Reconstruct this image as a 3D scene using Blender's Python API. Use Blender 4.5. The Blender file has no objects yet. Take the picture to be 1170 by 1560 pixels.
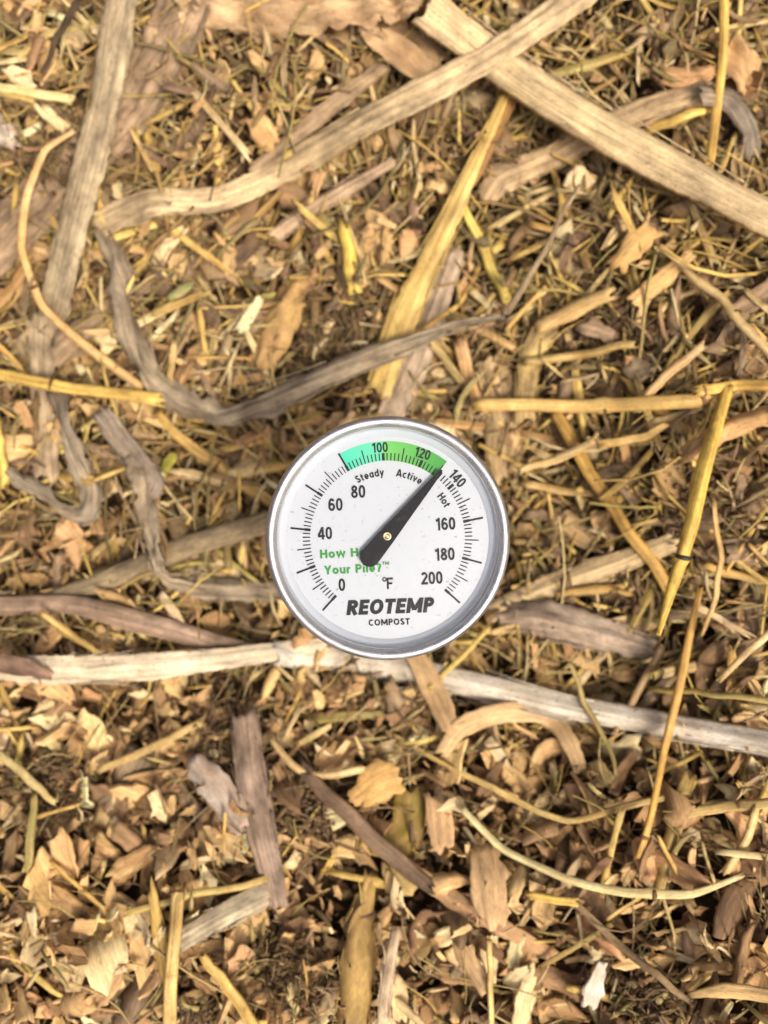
import bpy, math, random
import numpy as np
from mathutils import Vector, Matrix, Euler

random.seed(11)
rng = np.random.default_rng(11)
scene = bpy.context.scene
COL = scene.collection

# ------------------------------------------------------------------ camera, sky, sun, exposure
CAM_Z = 0.335                       # metres above the hollow of the pile
cam_data = bpy.data.cameras.new('camera')
cam_data.sensor_fit = 'HORIZONTAL'
cam_data.sensor_width = 26.0
cam_data.lens = 26.0
cam_data.clip_start = 0.01
cam_data.clip_end = 200.0
cam_data.dof.use_dof = True
cam_data.dof.focus_distance = 0.236
cam_data.dof.aperture_fstop = 5.8
cam = bpy.data.objects.new('camera', cam_data)
cam.location = (0, 0, CAM_Z)
COL.objects.link(cam)
scene.camera = cam

SUN_EL, TOSUN_AZ = math.radians(60), math.atan2(0.62, -0.52)     # azimuth measured from +Y towards +X
tosun = Vector((math.sin(TOSUN_AZ)*math.cos(SUN_EL), math.cos(TOSUN_AZ)*math.cos(SUN_EL), math.sin(SUN_EL)))
world = bpy.data.worlds.new('World'); scene.world = world; world.use_nodes = True
wn = world.node_tree.nodes; wl = world.node_tree.links
sky = wn.new('ShaderNodeTexSky'); sky.sky_type = 'NISHITA'; sky.sun_disc = False
sky.sun_elevation = SUN_EL; sky.sun_rotation = TOSUN_AZ
sky.dust_density = 9.0; sky.air_density = 0.6; sky.ozone_density = 1.0
wl.new(sky.outputs[0], wn['Background'].inputs[0]); wn['Background'].inputs[1].default_value = 0.125
sd = bpy.data.lights.new('sun', 'SUN'); sd.energy = 1.5; sd.angle = math.radians(11); sd.color = (1.0, 0.96, 0.90)
so = bpy.data.objects.new('sun', sd); so.rotation_euler = tosun.to_track_quat('Z', 'Y').to_euler(); COL.objects.link(so)
scene.view_settings.view_transform = 'Standard'
scene.view_settings.look = 'None'
scene.view_settings.gamma = 1.0
scene.view_settings.exposure = 0.55
scene.view_settings.use_curve_mapping = False
scene.cycles.max_bounces = 8
scene.cycles.transparent_max_bounces = 16

# ------------------------------------------------------------------ terrain height and photo-to-place conversion
_ph = rng.uniform(0, 2*math.pi, 40); _dir = rng.uniform(0, 2*math.pi, 40)
def bumps(x, y, wl0, n, o):
    s = 0
    for i in range(n):
        k = 2*math.pi/(wl0*(0.7+0.6*((i*0.618) % 1))); a = _dir[(i+o) % 40]
        s = s + np.sin(k*(x*math.cos(a)+y*math.sin(a))+_ph[(i+o) % 40])
    return s/math.sqrt(n)
def sstep(t):
    t = np.clip(t, 0, 1); return t*t*(3-2*t)
def ground_h(x, y):
    x = np.asarray(x, float); y = np.asarray(y, float)
    r = np.hypot(x, y)
    h = 0.036*sstep((-y-0.05)/0.13) + 0.032*sstep((x-0.05)/0.10)*(0.35+0.65*sstep((0.16-y)/0.1)) + 0.004*sstep((y-0.1)/0.1)
    h = h + 0.0045*bumps(x, y, 0.075, 7, 0) + 0.0024*bumps(x, y, 0.03, 7, 9)
    h = h - 0.30*np.clip(r-0.42, 0, 10)**1.5
    return np.maximum(h, -0.62)
def at(px, py, dz=0.0):
    """the point of the pile's surface (raised by dz) that the photo shows at that pixel"""
    z = dz
    for _ in range(12):
        d = CAM_Z - z
        x = (px-585)/1170*d; y = -(py-780)/1170*d
        z = 0.5*z + 0.5*(float(ground_h(x, y)) + dz)
    d = CAM_Z - z
    return Vector(((px-585)/1170*d, -(py-780)/1170*d, z))

# ------------------------------------------------------------------ materials
def srgb(r, g, b):
    f = lambda c: (c/255/12.92) if c/255 <= 0.04045 else ((c/255+0.055)/1.055)**2.4
    return (f(r), f(g), f(b))
def nodes_of(name):
    m = bpy.data.materials.new(name); m.use_nodes = True
    nt = m.node_tree
    return m, nt, nt.nodes, nt.links, nt.nodes['Principled BSDF']
def plain(name, col, rough=0.5, metal=0.0, spec=0.5):
    m, nt, n, l, b = nodes_of(name)
    b.inputs['Base Color'].default_value = (*col, 1); b.inputs['Roughness'].default_value = rough
    b.inputs['Metallic'].default_value = metal; b.inputs['Specular IOR Level'].default_value = spec
    return m
def fibre(name, source, streak=0.5, su=35, sv=1600, patch=0.5, patch_col=None, speck=0.0, speck_col=(0.03, 0.02, 0.012), speck_scale=900, rough=0.75, bump=0.4, var=0.25, spec=0.25, transl=0.0, crack=0.0):
    """dry plant fibre: base colour from the piece, streaks along its length, blotches, specks and fine relief"""
    m, nt, n, l, b = nodes_of(name)
    uv = n.new('ShaderNodeUVMap'); uv.uv_map = 'UVMap'
    info = n.new('ShaderNodeObjectInfo')
    if source == 'OBJECT':
        base = info.outputs['Color']
        w = n.new('ShaderNodeMath'); w.operation = 'MULTIPLY'; w.inputs[1].default_value = 37.0
        l.new(info.outputs['Random'], w.inputs[0]); wout = w.outputs[0]
    else:
        at_ = n.new('ShaderNodeAttribute'); at_.attribute_name = 'tint'; base = at_.outputs['Color']
        w = n.new('ShaderNodeMath'); w.operation = 'MULTIPLY'; w.inputs[1].default_value = 91.0
        l.new(at_.outputs['Alpha'], w.inputs[0]); wout = w.outputs[0]
    def noise(scale3, detail=3.0, rough_=0.6):
        mp = n.new('ShaderNodeMapping'); mp.inputs['Scale'].default_value = scale3
        l.new(uv.outputs[0], mp.inputs[0])
        t = n.new('ShaderNodeTexNoise'); t.noise_dimensions = '4D'; t.inputs['Scale'].default_value = 1.0
        t.inputs['Detail'].default_value = detail; t.inputs['Roughness'].default_value = rough_
        l.new(mp.outputs[0], t.inputs['Vector']); l.new(wout, t.inputs['W'])
        return t.outputs['Fac']
    def maprange(v, a, b_, c, d_):
        r = n.new('ShaderNodeMapRange'); r.inputs[1].default_value = a; r.inputs[2].default_value = b_
        r.inputs[3].default_value = c; r.inputs[4].default_value = d_
        l.new(v, r.inputs[0]); return r.outputs[0]
    st = noise((su, sv, 1)); pt = noise((90, 170, 1), 2.0)
    val = maprange(st, 0.3, 0.7, 1-streak, 1+streak*0.55)
    v2 = maprange(pt, 0.3, 0.7, 1-var, 1+var*0.8)
    fn = noise((600, 2600, 2), 3.0, 0.7); v3 = maprange(fn, 0.3, 0.7, 0.72, 1.22)
    mul0 = n.new('ShaderNodeMath'); mul0.operation = 'MULTIPLY'; l.new(val, mul0.inputs[0]); l.new(v3, mul0.inputs[1])
    mul = n.new('ShaderNodeMath'); mul.operation = 'MULTIPLY'; l.new(mul0.outputs[0], mul.inputs[0]); l.new(v2, mul.inputs[1])
    cur = base
    if patch_col is not None:
        mx = n.new('ShaderNodeMix'); mx.data_type = 'RGBA'
        pn = noise((55, 90, 3), 3.0)
        f = maprange(pn, 0.5-0.12, 0.5+0.12, 0.0, patch); l.new(f, mx.inputs[0])
        l.new(cur, mx.inputs[6]); mx.inputs[7].default_value = (*patch_col, 1); cur = mx.outputs[2]
    sc_ = n.new('ShaderNodeVectorMath'); sc_.operation = 'SCALE'
    l.new(cur, sc_.inputs[0]); l.new(mul.outputs[0], sc_.inputs['Scale']); cur = sc_.outputs[0]
    if crack > 0:
        cn = noise((9, sv*0.42, 8), 1.0, 0.5)
        rr = n.new('ShaderNodeMath'); rr.operation = 'SUBTRACT'; rr.inputs[1].default_value = 0.5; l.new(cn, rr.inputs[0])
        ab = n.new('ShaderNodeMath'); ab.operation = 'ABSOLUTE'; l.new(rr.outputs[0], ab.inputs[0])
        f = maprange(ab.outputs[0], 0.0, 0.035, crack, 0.0)
        mx = n.new('ShaderNodeMix'); mx.data_type = 'RGBA'
        l.new(f, mx.inputs[0]); l.new(cur, mx.inputs[6]); mx.inputs[7].default_value = (*speck_col, 1); cur = mx.outputs[2]
    if speck > 0:
        sn = noise((speck_scale*0.35, speck_scale, 5), 2.0, 0.7)
        f = maprange(sn, 0.60, 0.70, 0.0, speck)
        mx = n.new('ShaderNodeMix'); mx.data_type = 'RGBA'
        l.new(f, mx.inputs[0]); l.new(cur, mx.inputs[6]); mx.inputs[7].default_value = (*speck_col, 1); cur = mx.outputs[2]
    l.new(cur, b.inputs['Base Color'])
    b.inputs['Roughness'].default_value = rough; b.inputs['Specular IOR Level'].default_value = spec
    bp = n.new('ShaderNodeBump'); bp.inputs['Strength'].default_value = bump; bp.inputs['Distance'].default_value = 0.0006
    l.new(st, bp.inputs['Height']); l.new(bp.outputs[0], b.inputs['Normal'])
    if transl > 0:
        tr = n.new('ShaderNodeBsdfTranslucent'); l.new(cur, tr.inputs[0])
        ms = n.new('ShaderNodeMixShader'); ms.inputs[0].default_value = transl
        l.new(b.outputs[0], ms.inputs[1]); l.new(tr.outputs[0], ms.inputs[2])
        l.new(ms.outputs[0], n['Material Output'].inputs[0])
    return m

GREY = srgb(120, 108, 96); DKBROWN = srgb(70, 50, 38)
M = {
 'blade': fibre('dry_blade', 'OBJECT', 0.4, 16, 900, 0.5, srgb(140, 116, 88), 0.45, srgb(60, 46, 34), 700, bump=0.6, rough=0.68, spec=0.25, transl=0.08, var=0.5, crack=0.34),
 'pale': fibre('pale_stalk', 'OBJECT', 0.25, 16, 800, 0.5, srgb(184, 158, 120), 0.7, srgb(84, 66, 46), 1000, bump=0.4, rough=0.7, var=0.28, crack=0.5),
 'straw': fibre('straw', 'OBJECT', 0.48, 10, 1000, 0.6, srgb(176, 134, 68), 0.4, srgb(100, 68, 32), 420, rough=0.55, bump=0.35, spec=0.3, var=0.3, crack=0.4),
 'chip': fibre('wood_chip', 'OBJECT', 0.30, 50, 1000, 0.45, srgb(170, 134, 92), 0.4, srgb(84, 58, 36), 800, rough=0.85, bump=0.6, var=0.28, spec=0.15),
 'bark': fibre('bark', 'OBJECT', 0.45, 120, 900, 0.5, srgb(92, 74, 56), 0.6, srgb(40, 32, 24), 1300, rough=0.85, bump=0.8),
 'leaf': fibre('dry_leaf', 'OBJECT', 0.2, 60, 260, 0.6, srgb(158, 118, 80), 0.3, srgb(96, 66, 42), 420, rough=0.65, bump=0.4, transl=0.1, var=0.35),
 'chip_mix': fibre('chip_litter', 'ATTR', 0.30, 50, 1000, 0.45, srgb(146, 110, 72), 0.4, srgb(66, 48, 32), 800, rough=0.85, bump=0.6, spec=0.15),
 'straw_mix': fibre('straw_litter', 'ATTR', 0.3, 14, 1200, 0.4, srgb(150, 120, 68), 0.3, srgb(80, 60, 34), 500, rough=0.6, bump=0.3, spec=0.25),
}
def humus(name):
    m, nt, n, l, b = nodes_of(name)
    tc = n.new('ShaderNodeTexCoord')
    a = n.new('ShaderNodeTexNoise'); a.inputs['Scale'].default_value = 160; a.inputs['Detail'].default_value = 6
    c = n.new('ShaderNodeTexVoronoi'); c.inputs['Scale'].default_value = 220
    l.new(tc.outputs['Object'], a.inputs['Vector']); l.new(tc.outputs['Object'], c.inputs['Vector'])
    r = n.new('ShaderNodeValToRGB'); r.color_ramp.elements[0].position = 0.35; r.color_ramp.elements[1].position = 0.7
    r.color_ramp.elements[0].color = (*srgb(44, 33, 23), 1); r.color_ramp.elements[1].color = (*srgb(104, 80, 52), 1)
    l.new(a.outputs[0], r.inputs[0]); l.new(r.outputs[0], b.inputs['Base Color'])
    bp = n.new('ShaderNodeBump'); bp.inputs['Strength'].default_value = 0.9; bp.inputs['Distance'].default_value = 0.004
    l.new(c.outputs['Distance'], bp.inputs['Height']); l.new(bp.outputs[0], b.inputs['Normal'])
    b.inputs['Roughness'].default_value = 0.95; b.inputs['Specular IOR Level'].default_value = 0.15
    return m
M['humus'] = humus('humus')
M['soil'] = humus('bare_soil')

# ------------------------------------------------------------------ mesh helpers
def mesh_np(name, V, F4, UV=None, tint=None, smooth=True, mats=(), F3=None):
    """V (n,3); F4 (m,4) vertex indices; UV (n,2) per vertex; tint (n,4) per vertex"""
    me = bpy.data.meshes.new(name)
    V = np.asarray(V, np.float32); F4 = np.asarray(F4, np.int32).reshape(-1, 4)
    F3 = np.zeros((0, 3), np.int32) if F3 is None else np.asarray(F3, np.int32).reshape(-1, 3)
    me.vertices.add(len(V)); me.vertices.foreach_set('co', V.ravel())
    idx = np.concatenate([F4.ravel(), F3.ravel()]); n4, n3 = len(F4), len(F3)
    me.loops.add(len(idx)); me.loops.foreach_set('vertex_index', idx)
    me.polygons.add(n4+n3)
    me.polygons.foreach_set('loop_start', np.concatenate([np.arange(n4)*4, n4*4+np.arange(n3)*3]).astype(np.int32))
    me.polygons.foreach_set('use_smooth', np.full(n4+n3, smooth, bool))
    if UV is not None:
        ul = me.uv_layers.new(name='UVMap'); ul.data.foreach_set('uv', np.asarray(UV, np.float32)[idx].ravel())
    if tint is not None:
        ca = me.attributes.new('tint', 'FLOAT_COLOR', 'POINT'); ca.data.foreach_set('color', np.asarray(tint, np.float32).ravel())
    me.update(calc_edges=True); me.validate()
    for m_ in mats: me.materials.append(m_)
    return me
def obj(name, me, parent=None, loc=None):
    o = bpy.data.objects.new(name, me); COL.objects.link(o)
    if parent is not None: o.parent = parent
    if loc is not None: o.location = loc
    return o
def tag(o, label, cat, group=None):
    o['label'] = label; o['category'] = cat
    if group: o['group'] = group
    return o
def catmull(P, n):
    P = [np.array(p, float) for p in P]
    if len(P) == 2: P = [P[0], (P[0]+P[1])/2, P[1]]
    P = [2*P[0]-P[1]] + P + [2*P[-1]-P[-2]]
    m = len(P)-3; out = []
    for i in range(n):
        t = i/(n-1)*m; k = min(int(t), m-1); t -= k
        a, b, c, d = P[k:k+4]
        out.append(0.5*((2*b)+(c-a)*t+(2*a-5*b+4*c-d)*t*t+(3*b-a-3*c+d)*t**3))
    return np.array(out)
def frames(C, twist):
    T = np.gradient(C, axis=0); T /= np.linalg.norm(T, axis=1)[:, None]+1e-12
    S = np.cross(T, np.array([0, 0, 1.0])); S /= np.linalg.norm(S, axis=1)[:, None]+1e-9
    U = np.cross(S, T)
    c, s = np.cos(twist)[:, None], np.sin(twist)[:, None]
    return T, S*c+U*s, U*c-S*s
def interp_list(vals, n):
    vals = np.atleast_1d(np.array(vals, float))
    return np.interp(np.linspace(0, 1, n), np.linspace(0, 1, len(vals)), vals) if len(vals) > 1 else np.full(n, vals[0])
def grid_shell(C, S, U, wid, prof, thick, rag0, rag1, offs, L):
    """a strip with thickness: top sheet, under sheet and rim"""
    n, nv = len(C), len(prof[0])
    v = np.linspace(-0.5, 0.5, nv)
    vv = np.tile(v, (n, 1)); vv[:, 0] += rag0; vv[:, -1] += rag1
    X = C[:, None, :] + S[:, None, :]*(vv*wid[:, None])[:, :, None] + U[:, None, :]*(np.array(prof)+offs)[:, :, None]
    top = X; bot = X - U[:, None, :]*thick
    V = np.concatenate([top.reshape(-1, 3), bot.reshape(-1, 3)]); N = n*nv
    i, j = np.meshgrid(np.arange(n-1), np.arange(nv-1), indexing='ij'); a = (i*nv+j).ravel()
    F = [np.stack([a, a+nv, a+nv+1, a+1], 1), np.stack([a+N, a+1+N, a+nv+1+N, a+nv+N], 1)]
    e = np.arange(n-1)*nv
    F.append(np.stack([e, e+N, e+nv+N, e+nv], 1)); e2 = e+nv-1
    F.append(np.stack([e2, e2+nv, e2+nv+N, e2+N], 1))
    h = np.arange(nv-1); F.append(np.stack([h, h+1, h+1+N, h+N], 1)); h2 = h+(n-1)*nv
    F.append(np.stack([h2, h2+N, h2+1+N, h2+1], 1))
    s = np.concatenate([[0], np.cumsum(np.linalg.norm(np.diff(C, axis=0), axis=1))])
    uv = np.stack([np.repeat(s, nv), (vv*wid[:, None]).ravel()], 1)
    return V, np.concatenate(F), np.concatenate([uv, uv])
def ribbon_mesh(name, P, width, seed, nv=15, n=None, cup=0.25, ridge=0.016, ragged=0.06, thick=0.0005, twist=(0,), crumple=0.0, end_rag=0.5, mat='blade', wave=0.0, kink=0.25):
    r = np.random.default_rng(seed); ridge = 0.010 if mat in ('chip', 'leaf') else ridge
    L = sum((Vector(P[i+1])-Vector(P[i])).length for i in range(len(P)-1))
    n = n or max(10, min(70, int(L/0.0025)))
    k = np.linspace(0, 1, n); Pn = np.array([tuple(p) for p in P])
    lin = np.stack([np.interp(k, np.linspace(0, 1, len(P)), Pn[:, q]) for q in range(3)], 1)
    C = (1-kink)*catmull(P, n)+kink*lin; tw = interp_list(twist, n); w = interp_list(width, n)
    tw = tw + wave*np.sin(k*L*70+r.uniform(0, 6)) + wave*0.6*np.sin(k*L*160+r.uniform(0, 6))
    w = w*(1+ragged*np.sin(k*L*130+r.uniform(0, 6))+ragged*0.6*r.normal(0, 0.6, n))
    T, S, U = frames(C, tw)
    v = np.linspace(-1, 1, nv)
    prof = np.zeros((n, nv))
    prof += -cup*w[:, None]*0.5*(v**2)[None, :]
    ph = r.uniform(0, 6, nv); prof += ridge*w[:, None]*(0.9*r.normal(0, 1, nv)[None, :]*(0.7+0.3*np.sin(k*L*60+ph[1]))[:, None]+0.8*np.cos(v*9+ph[0])[None, :]) + r.normal(0, 0.006, (n, nv))*w[:, None]
    if crumple > 0:
        cr = np.zeros((n, nv))
        for q in range(9):
            a_, b_ = r.normal(0, 1, 2); fr = 4.0+q*2.3
            cr += (np.abs(np.sin(fr*(a_*k[:, None]*2.2+b_*v[None, :])+r.uniform(0, 6)))-0.6)/(1+q*0.35)
        prof += crumple*cr*0.5
    offs = np.zeros((n, nv))
    rag0 = r.normal(0, ragged*0.5, n); rag1 = r.normal(0, ragged*0.5, n)
    V, F, uv = grid_shell(C, S, U, w, prof, thick, rag0, rag1, offs, L)
    # torn ends: push the first and last rows in and out along the length
    N = n*nv
    for end, row in ((0, 0), (1, n-1)):
        sh = r.uniform(-1, 1, nv)*end_rag*w[row]*0.6
        sh = np.convolve(np.pad(sh, 1, 'edge'), [0.25, 0.5, 0.25], 'valid')
        for base in (0, N):
            V[base+row*nv:base+row*nv+nv] += T[row]*sh[:, None]
    return mesh_np(name, V, F, uv, mats=(M[mat],))
def tube_arrays(C, rad, sides, flat, tw, hollow=True, r=None):
    n = len(C); T, S, U = frames(C, tw)
    a = np.linspace(0, 2*math.pi, sides, endpoint=False)
    gro = np.ones(sides) if r is None else 1+r.normal(0, 0.05, sides)
    if r is not None: gro = gro[None, :]*np.ones((n, 1))
    else: gro = np.ones((n, sides))
    X = C[:, None, :] + S[:, None, :]*(np.cos(a)[None, :]*gro*rad[:, None])[:, :, None] + U[:, None, :]*(np.sin(a)[None, :]*gro*rad[:, None]*flat)[:, :, None]
    if r is not None:
        for row in (0, n-1): X[row] += T[row]*(r.normal(0, 0.55, sides)*rad[row])[:, None]
    V = [X.reshape(-1, 3)]; s = np.concatenate([[0], np.cumsum(np.linalg.norm(np.diff(C, axis=0), axis=1))])
    uv = [np.stack([np.repeat(s, sides), np.tile(np.abs(a/math.pi-1), n)*np.repeat(rad, sides)*2], 1)]
    i, j = np.meshgrid(np.arange(n-1), np.arange(sides), indexing='ij')
    A = (i*sides+j).ravel(); B = (i*sides+(j+1) % sides).ravel()
    F = [np.stack([A, B, B+sides, A+sides], 1)]
    base = n*sides
    for row, sg in ((0, 1), (n-1, -1)):
        if hollow:
            ring = C[row]+(X[row]-C[row])*0.72
            deep = ring + T[row]*sg*rad[row]*1.6
            for q in (ring, deep): V.append(q); uv.append(np.tile([[s[row], 0]], (sides, 1)))
            e = row*sides+np.arange(sides); e2 = row*sides+(np.arange(sides)+1) % sides
            r1 = base+np.arange(sides); r1b = base+(np.arange(sides)+1) % sides; d1 = r1+sides; d1b = r1b+sides
            F.append(np.stack([e, r1, r1b, e2], 1) if sg > 0 else np.stack([e, e2, r1b, r1], 1))
            F.append(np.stack([r1, d1, d1b, r1b], 1) if sg > 0 else np.stack([r1, r1b, d1b, d1], 1))
            base += 2*sides; V.append((C[row]+T[row]*sg*rad[row]*1.6)[None]); uv.append(np.array([[s[row], 0]]))
            c = np.full(sides, base); F.append(np.stack([d1, c, c, d1b], 1)); base += 1
        else:
            V.append((C[row]-T[row]*sg*rad[row]*0.3)[None]); uv.append(np.array([[s[row], 0]]))
            e = row*sides+np.arange(sides); e2 = row*sides+(np.arange(sides)+1) % sides
            c = np.full(sides, base); F.append(np.stack([e, c, c, e2], 1)); base += 1
    F = np.concatenate(F); tri = F[:, 1] == F[:, 2]
    return np.concatenate(V), F[~tri], F[tri][:, [0, 1, 3]], np.concatenate(uv)
def tube_mesh(name, P, radius, seed, sides=14, n=None, flat=0.6, wobble=0.05, nodes=(), hollow=True, mat='straw', lumpy=0.0, bend=0.0):
    r = np.random.default_rng(seed)
    L = sum((Vector(P[i+1])-Vector(P[i])).length for i in range(len(P)-1))
    n = n or max(10, min(70, int(L/0.0028)))
    k = np.linspace(0, 1, n); rad = interp_list(radius, n)
    Pn = np.array([tuple(p) for p in P]); lin = np.stack([np.interp(k, np.linspace(0, 1, len(P)), Pn[:, q]) for q in range(3)], 1)
    C = 0.45*catmull(P, n)+0.55*lin
    nz = np.stack([np.interp(k, np.linspace(0, 1, 7), r.normal(0, 0.0005, 7)) for q in range(3)], 1); C = C+nz*min(1.0, L/0.05)
    rad = rad*(1+wobble*np.sin(k*L*90+r.uniform(0, 6)) + lumpy*r.normal(0, 1, n))
    for nd in nodes: rad = rad*(1+0.28*np.exp(-((k-nd)*L/0.0016)**2))
    if bend > 0: C = C + np.cumsum(r.normal(0, bend, (n, 3)), axis=0)*np.sqrt(k*(1-k))[:, None]
    V, F4, F3, uv = tube_arrays(C, rad, sides, flat, np.full(n, r.uniform(-0.4, 0.4)), hollow, r)
    if lumpy > 0: V = V + r.normal(0, lumpy*rad.mean()*0.5, V.shape)
    return mesh_np(name, V, F4, uv, mats=(M[mat],), F3=F3)

# ------------------------------------------------------------------ setting: pile and surrounding ground
def polar_grid(name, radii, hfun, sides=96, mat=None):
    V = [[0, 0, float(hfun(0.0, 0.0))]]; F4 = []; F3 = []
    for r_ in radii:
        a = np.linspace(0, 2*math.pi, sides, endpoint=False)
        x, y = r_*np.cos(a), r_*np.sin(a); V += np.stack([x, y, hfun(x, y)], 1).tolist()
    for j in range(sides): F3.append([0, 1+j, 1+(j+1) % sides])
    for i in range(len(radii)-1):
        for j in range(sides):
            a0 = 1+i*sides+j; b0 = 1+i*sides+(j+1) % sides; F4.append([a0, a0+sides, b0+sides, b0])
    return mesh_np(name, V, F4, np.array(V)[:, :2], mats=(mat,), F3=F3)
pile_r = list(np.linspace(0.004, 0.42, 104))+list(np.linspace(0.44, 2.3, 60))
pile = obj('compost_pile', polar_grid('compost_pile', pile_r, lambda x, y: ground_h(x, y)-0.002, 180, M['humus'])); pile['kind'] = 'structure'
grd = obj('ground', polar_grid('ground', [0.5, 1, 2, 4, 8, 16, 40, 80], lambda x, y: np.full_like(np.asarray(x, float), -0.6), 64, M['soil'])); grd['kind'] = 'structure'

# ------------------------------------------------------------------ thermometer
Z_DIAL = 0.10
DIST = CAM_Z - Z_DIAL - 0.0
PX = DIST/1170                                    # metres per photo pixel at the rim
RIM_R = 188.4*PX
th = bpy.data.objects.new('compost_thermometer', None); COL.objects.link(th)
th.location = ((590.8-585)*PX, -(820.8-780)*PX, Z_DIAL)
th.rotation_euler = (math.radians(1.2), math.radians(0.4), 0)
tag(th, 'round stainless steel dial thermometer standing on its stem in the compost', 'thermometer')
def lathe(prof, sides=128):
    V = []; F = []
    a = np.linspace(0, 2*math.pi, sides, endpoint=False)
    for r_, z in prof: V += np.stack([r_*np.cos(a), r_*np.sin(a), np.full(sides, z)], 1).tolist()
    for i in range(len(prof)-1):
        for j in range(sides): F.append([i*sides+j, i*sides+(j+1) % sides, (i+1)*sides+(j+1) % sides, (i+1)*sides+j])
    V = np.array(V); return V, F, V[:, :2]
def steel(name, rough, base, scr):
    m, nt, n, l, b = nodes_of(name)
    tc = n.new('ShaderNodeTexCoord'); t = n.new('ShaderNodeTexNoise'); t.inputs['Scale'].default_value = 2600; t.inputs['Detail'].default_value = 3
    l.new(tc.outputs['Object'], t.inputs['Vector'])
    t2 = n.new('ShaderNodeTexNoise'); t2.inputs['Scale'].default_value = 160; t2.inputs['Detail'].default_value = 4
    l.new(tc.outputs['Object'], t2.inputs['Vector'])
    r = n.new('ShaderNodeMapRange'); r.inputs[1].default_value = 0.35; r.inputs[2].default_value = 0.7; r.inputs[3].default_value = rough-0.06; r.inputs[4].default_value = rough+0.16
    l.new(t2.outputs[0], r.inputs[0]); l.new(r.outputs[0], b.inputs['Roughness'])
    cr = n.new('ShaderNodeValToRGB'); cr.color_ramp.elements[0].position = 0.28; cr.color_ramp.elements[1].position = 0.5
    cr.color_ramp.elements[0].color = (*(c*0.55 for c in base), 1); cr.color_ramp.elements[1].color = (*base, 1)
    l.new(t.outputs[0], cr.inputs[0]); l.new(cr.outputs[0], b.inputs['Base Color'])
    b.inputs['Metallic'].default_value = 1.0
    bp = n.new('ShaderNodeBump'); bp.inputs['Strength'].default_value = scr; bp.inputs['Distance'].default_value = 0.0002
    l.new(t.outputs[0], bp.inputs['Height']); l.new(bp.outputs[0], b.inputs['Normal'])
    return m
M['steel'] = steel('brushed_steel', 0.44, (0.56, 0.54, 0.52), 0.4)
M['case'] = steel('case_steel', 0.42, (0.42, 0.41, 0.40), 0.2)
M['stem'] = steel('stem_steel', 0.25, (0.55, 0.54, 0.52), 0.1)
def dial_white():
    m, nt, n, l, b = nodes_of('dial_enamel')
    tc = n.new('ShaderNodeTexCoord'); t = n.new('ShaderNodeTexNoise'); t.inputs['Scale'].default_value = 900; t.inputs['Detail'].default_value = 2
    l.new(tc.outputs['Object'], t.inputs['Vector'])
    cr = n.new('ShaderNodeValToRGB'); cr.color_ramp.elements[0].position = 0.25; cr.color_ramp.elements[1].position = 0.34
    cr.color_ramp.elements[0].color = (0.27, 0.265, 0.255, 1); cr.color_ramp.elements[1].color = (0.435, 0.452, 0.478, 1)
    l.new(t.outputs[0], cr.inputs[0]); l.new(cr.outputs[0], b.inputs['Base Color'])
    b.inputs['Roughness'].default_value = 0.45
    return m
M['dial'] = dial_white()
M['cup'] = plain('cup_wall', (0.46, 0.485, 0.52), 0.4)
M['ink'] = plain('print_black', (0.013, 0.013, 0.014), 0.6, spec=0.2)
M['ink_green'] = plain('print_green', srgb(28, 128, 34), 0.6)
M['needle'] = plain('needle_black', (0.006, 0.006, 0.0065), 0.5, spec=0.15)
M['brass'] = plain('brass', (0.70, 0.55, 0.33), 0.3, 1.0)
M['gasket'] = plain('gasket', (0.34, 0.34, 0.34), 0.6)
def band_mat(name, c0, c1, a0, a1):
    m, nt, n, l, b = nodes_of(name)
    uv = n.new('ShaderNodeUVMap'); uv.uv_map = 'UVMap'; sx = n.new('ShaderNodeSeparateXYZ'); l.new(uv.outputs[0], sx.inputs[0])
    r = n.new('ShaderNodeMapRange'); r.inputs[1].default_value = a0; r.inputs[2].default_value = a1; l.new(sx.outputs[0], r.inputs[0])
    mx = n.new('ShaderNodeMix'); mx.data_type = 'RGBA'; mx.inputs[6].default_value = (*c0, 1); mx.inputs[7].default_value = (*c1, 1)
    l.new(r.outputs[0], mx.inputs[0]); l.new(mx.outputs[2], b.inputs['Base Color']); b.inputs['Roughness'].default_value = 0.5
    return m
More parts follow.
